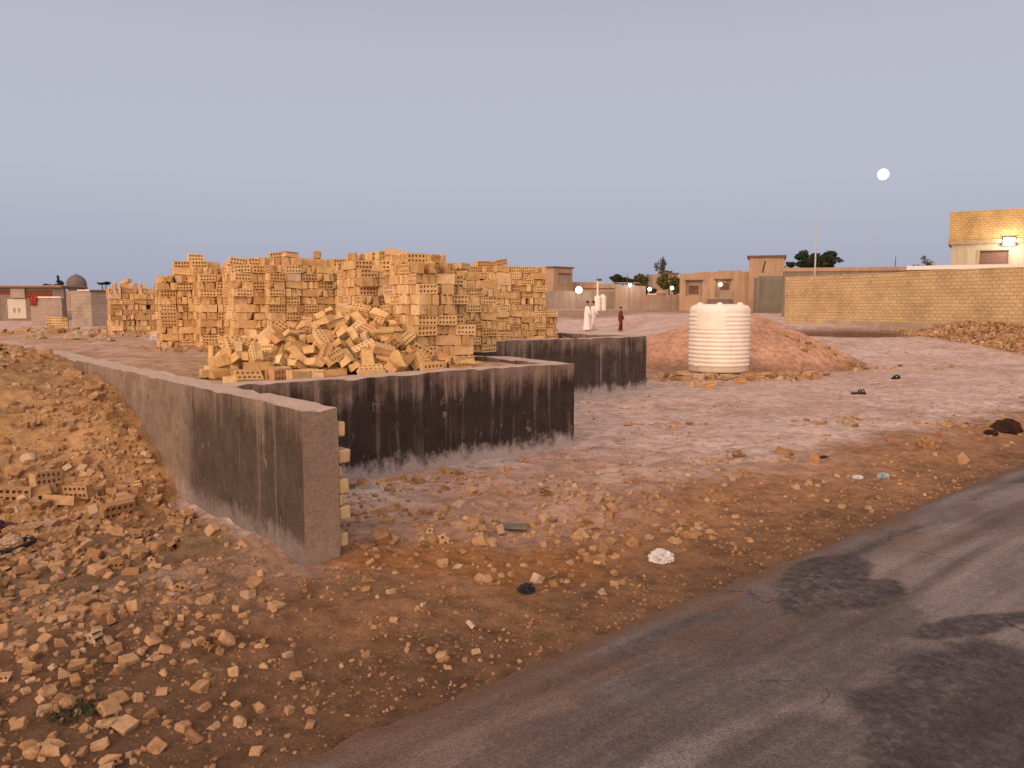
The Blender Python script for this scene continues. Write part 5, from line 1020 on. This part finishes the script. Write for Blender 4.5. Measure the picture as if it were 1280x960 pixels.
def person(px, Y, hgt, turn, stride, label, robe=None, top=None, trousers=None):
    x = (px-640)/FPX*Y*.995; u, w = c2w(x, Y); z = sz(u, w); e = empty('person', (u, w, z), YAW+turn, label, 'person'); k = hgt/1.75
    J = []; E = []
    def j(x_, y_, z_, r, par=None):
        J.append(((x_*k, y_*k, z_*k), r*k if not isinstance(r, tuple) else (r[0]*k, r[1]*k)))
        if par is not None: E.append((par, len(J)-1))
        return len(J)-1
    pel = j(0, 0, .93, (.14, .1)); ab = j(0, 0, 1.1, (.13, .095), pel); ch = j(.01, 0, 1.3, (.15, .105), ab); nk = j(.02, 0, 1.47, .055, ch); hd0 = j(.03, 0, 1.57, (.075, .085), nk); hd = j(.035, 0, 1.66, (.08, .09), hd0); j(.03, 0, 1.74, .055, hd)
    for s in (-1, 1):
        f_ = s*stride
        hp = j(f_*.15, s*.09, .86, .085, pel); kn = j(f_*.55+.03, s*.1, .48, .06, hp); an = j(f_*1.0-.02, s*.1, .09, .038, kn); j(f_*1.0+.13, s*.11, .035, .035, an)
        sh_ = j(.0, s*.19, 1.4, .055, ch); el = j(-f_*.5, s*.25, 1.13, .042, sh_); wr = j(-f_*.9+.06, s*.26, .9, .03, el); j(-f_*1.0+.08, s*.26, .8, .028, wr)
    body = skin_body('body', J, E, M['skin'], e)
    part('hair', e, M['hair'], lambda bm: [setattr(v, 'co', Vector((v.co.x*.1+.02, v.co.y*.09, max(v.co.z, -.15)*.1+1.69))*k) for v in bmesh.ops.create_icosphere(bm, subdivisions=2, radius=1.08)['verts']], True)
    def tubeprof(nm, mat, prof, n=20):
        bm = bmesh.new(); rings = [[bm.verts.new((k*(cx+rx*math.cos(2*math.pi*q/n)*(1+.05*math.sin(5*2*math.pi*q/n)*(zz < .8))), k*(cy+ry*math.sin(2*math.pi*q/n)), k*zz)) for q in range(n)] for zz, rx, ry, cx, cy in prof]
        for a in range(len(rings)-1):
            for q in range(n): bm.faces.new((rings[a][q], rings[a][(q+1) % n], rings[a+1][(q+1) % n], rings[a+1][q]))
        bm.faces.new(rings[-1]); return bm
    def sleeves(bm):
        for s in (-1, 1):
            f_ = s*stride; tube(bm, [Vector((0, s*.17, 1.42))*k, Vector((-f_*.5, s*.25, 1.13))*k, Vector((-f_*.9+.06, s*.262, .93))*k], [.075*k, .065*k, .06*k], 10)
    cl_ = robe or top
    lowz = .1 if robe else .78
    pr = [(1.47, .075, .085, .015, 0), (1.41, .13, .2, .01, 0), (1.2, .145, .19, .005, 0), (.95, .16, .19, 0, 0), (lowz+.3 if robe else .86, .19 if robe else .165, .2, 0, 0), (lowz, .24 if robe else .17, .23 if robe else .2, 0, 0)]
    bm = tubeprof('x', None, pr[::-1]); sleeves(bm); bm_obj('robe' if robe else 'shirt', bm, cl_, e, True)
    if trousers:
        bm = bmesh.new()
        for s in (-1, 1):
            f_ = s*stride; tube(bm, [Vector((0, s*.075, .95))*k, Vector((f_*.15, s*.09, .84))*k, Vector((f_*.55+.03, s*.1, .48))*k, Vector((f_*1.0-.02, s*.1, .08))*k], [.12*k, .115*k, .085*k, .07*k], 12)
        bm_obj('trousers', bm, trousers, e, True)
    return e
person(734, 46.2, 1.72, 0.15, .12, 'person in a long white robe walking, nearer of the two in white', robe=M['robe'])
person(741.5, 47.2, 1.72, .3, .16, 'person in white shirt and trousers just right of the robed one', top=M['robe'], trousers=M['robe'])
person(776, 43.5, 1.34, .1, .12, 'child in dark red shirt and trousers walking alone', top=M['maroon'], trousers=M['maroon'])
# ------------------------------------------------------------------ sky, moon, sun, camera
SUNC = (-.42, -.9); su, sw = c2w(*SUNC); AZ = math.atan2(su, sw)
mr = ray(1104, 218); mu_, mw_ = c2w(mr[0], mr[1]); Dm = 2500.
bm = bmesh.new(); bmesh.ops.create_icosphere(bm, subdivisions=4, radius=Dm*.0066)
o = bm_obj('moon', bm, M['moon'], None, True); o.location = (mu_*Dm, mw_*Dm, H+mr[2]*Dm); tag(o, 'full moon hanging low in the dusk sky at the right', 'moon')
W_ = bpy.data.worlds.new('World'); S.world = W_; W_.use_nodes = True; t = W_.node_tree; bg = t.nodes['Background']
sky = t.nodes.new('ShaderNodeTexSky'); sky.sky_type = 'NISHITA'; sky.sun_disc = False
GLOW = (2.05, 1.36, .93)
SUN_EL = RAD(3.); sky.sun_elevation = SUN_EL; sky.sun_rotation = AZ; sky.air_density = 1.; sky.dust_density = 2.; sky.ozone_density = 1.
# twilight grading of the sky: lavender belt opposite the afterglow, warm glow where the sun went down
tc = t.nodes.new('ShaderNodeTexCoord'); sp = t.nodes.new('ShaderNodeSeparateXYZ'); t.links.new(tc.outputs['Generated'], sp.inputs[0])
rp = t.nodes.new('ShaderNodeValToRGB'); el_ = rp.color_ramp.elements
stops = [(0., (.39, .41, .52)), (.06, (.43, .455, .57)), (.15, (.51, .53, .625)), (.28, (.51, .52, .605)), (.47, (.4, .405, .485)), (.62, (.58, .52, .54)), (1., (.74, .63, .61))]  # overhead stops, out of view, brightened to add light on ground and wall tops
while len(el_) < len(stops): el_.new(.5)
for k, (p_, c_) in enumerate(stops): el_[k].position = p_; el_[k].color = (*c_, 1)
t.links.new(sp.outputs[2], rp.inputs[0])
dt = t.nodes.new('ShaderNodeVectorMath'); dt.operation = 'DOT_PRODUCT'; t.links.new(tc.outputs['Generated'], dt.inputs[0])
dt.inputs[1].default_value = Vector((su, sw, .12)).normalized()
mr_ = t.nodes.new('ShaderNodeMapRange'); mr_.interpolation_type = 'SMOOTHSTEP'; t.links.new(dt.outputs['Value'], mr_.inputs[0])
for k, v in ((1, .0), (2, 1.), (3, 0.), (4, 1.)): mr_.inputs[k].default_value = v
gl = t.nodes.new('ShaderNodeMix'); gl.data_type = 'RGBA'; gl.blend_type = 'ADD'; gl.inputs[7].default_value = (GLOW[0], GLOW[1], GLOW[2], 1)
t.links.new(mr_.outputs[0], gl.inputs[0]); t.links.new(rp.outputs[0], gl.inputs[6])
sc10 = t.nodes.new('ShaderNodeVectorMath'); sc10.operation = 'SCALE'; sc10.inputs[3].default_value = 10.; t.links.new(gl.outputs[2], sc10.inputs[0])
fm = t.nodes.new('ShaderNodeMix'); fm.data_type = 'RGBA'; fm.inputs[0].default_value = .93; t.links.new(sky.outputs[0], fm.inputs[6]); t.links.new(sc10.outputs[0], fm.inputs[7])
t.links.new(fm.outputs[2], bg.inputs[0]); bg.inputs[1].default_value = .1
sl = bpy.data.lights.new('sun', 'SUN'); sl.energy = 1.15; sl.angle = RAD(35); sl.color = (1., .71, .5)
so = bpy.data.objects.new('sun', sl); el = RAD(14)
so.rotation_euler = Vector((su*math.cos(el), sw*math.cos(el), math.sin(el))).to_track_quat('Z', 'Y').to_euler(); so.location = (0, 0, 20); link(so)
cam = bpy.data.cameras.new('camera'); co = bpy.data.objects.new('camera', cam); cam.lens = 36*FPX/1280; cam.clip_end = 12000; cam.clip_start = .05
co.location = (0, 0, H); co.rotation_euler = (math.pi/2-TH, 0, YAW); link(co); S.camera = co
S.view_settings.view_transform = 'Standard'; S.view_settings.look = 'None'; S.view_settings.exposure = 0.; S.view_settings.gamma = 1
S.render.resolution_x = 1024; S.render.resolution_y = 768
S.cycles.max_bounces = 6; S.cycles.diffuse_bounces = 3
S.cycles.use_denoising = True
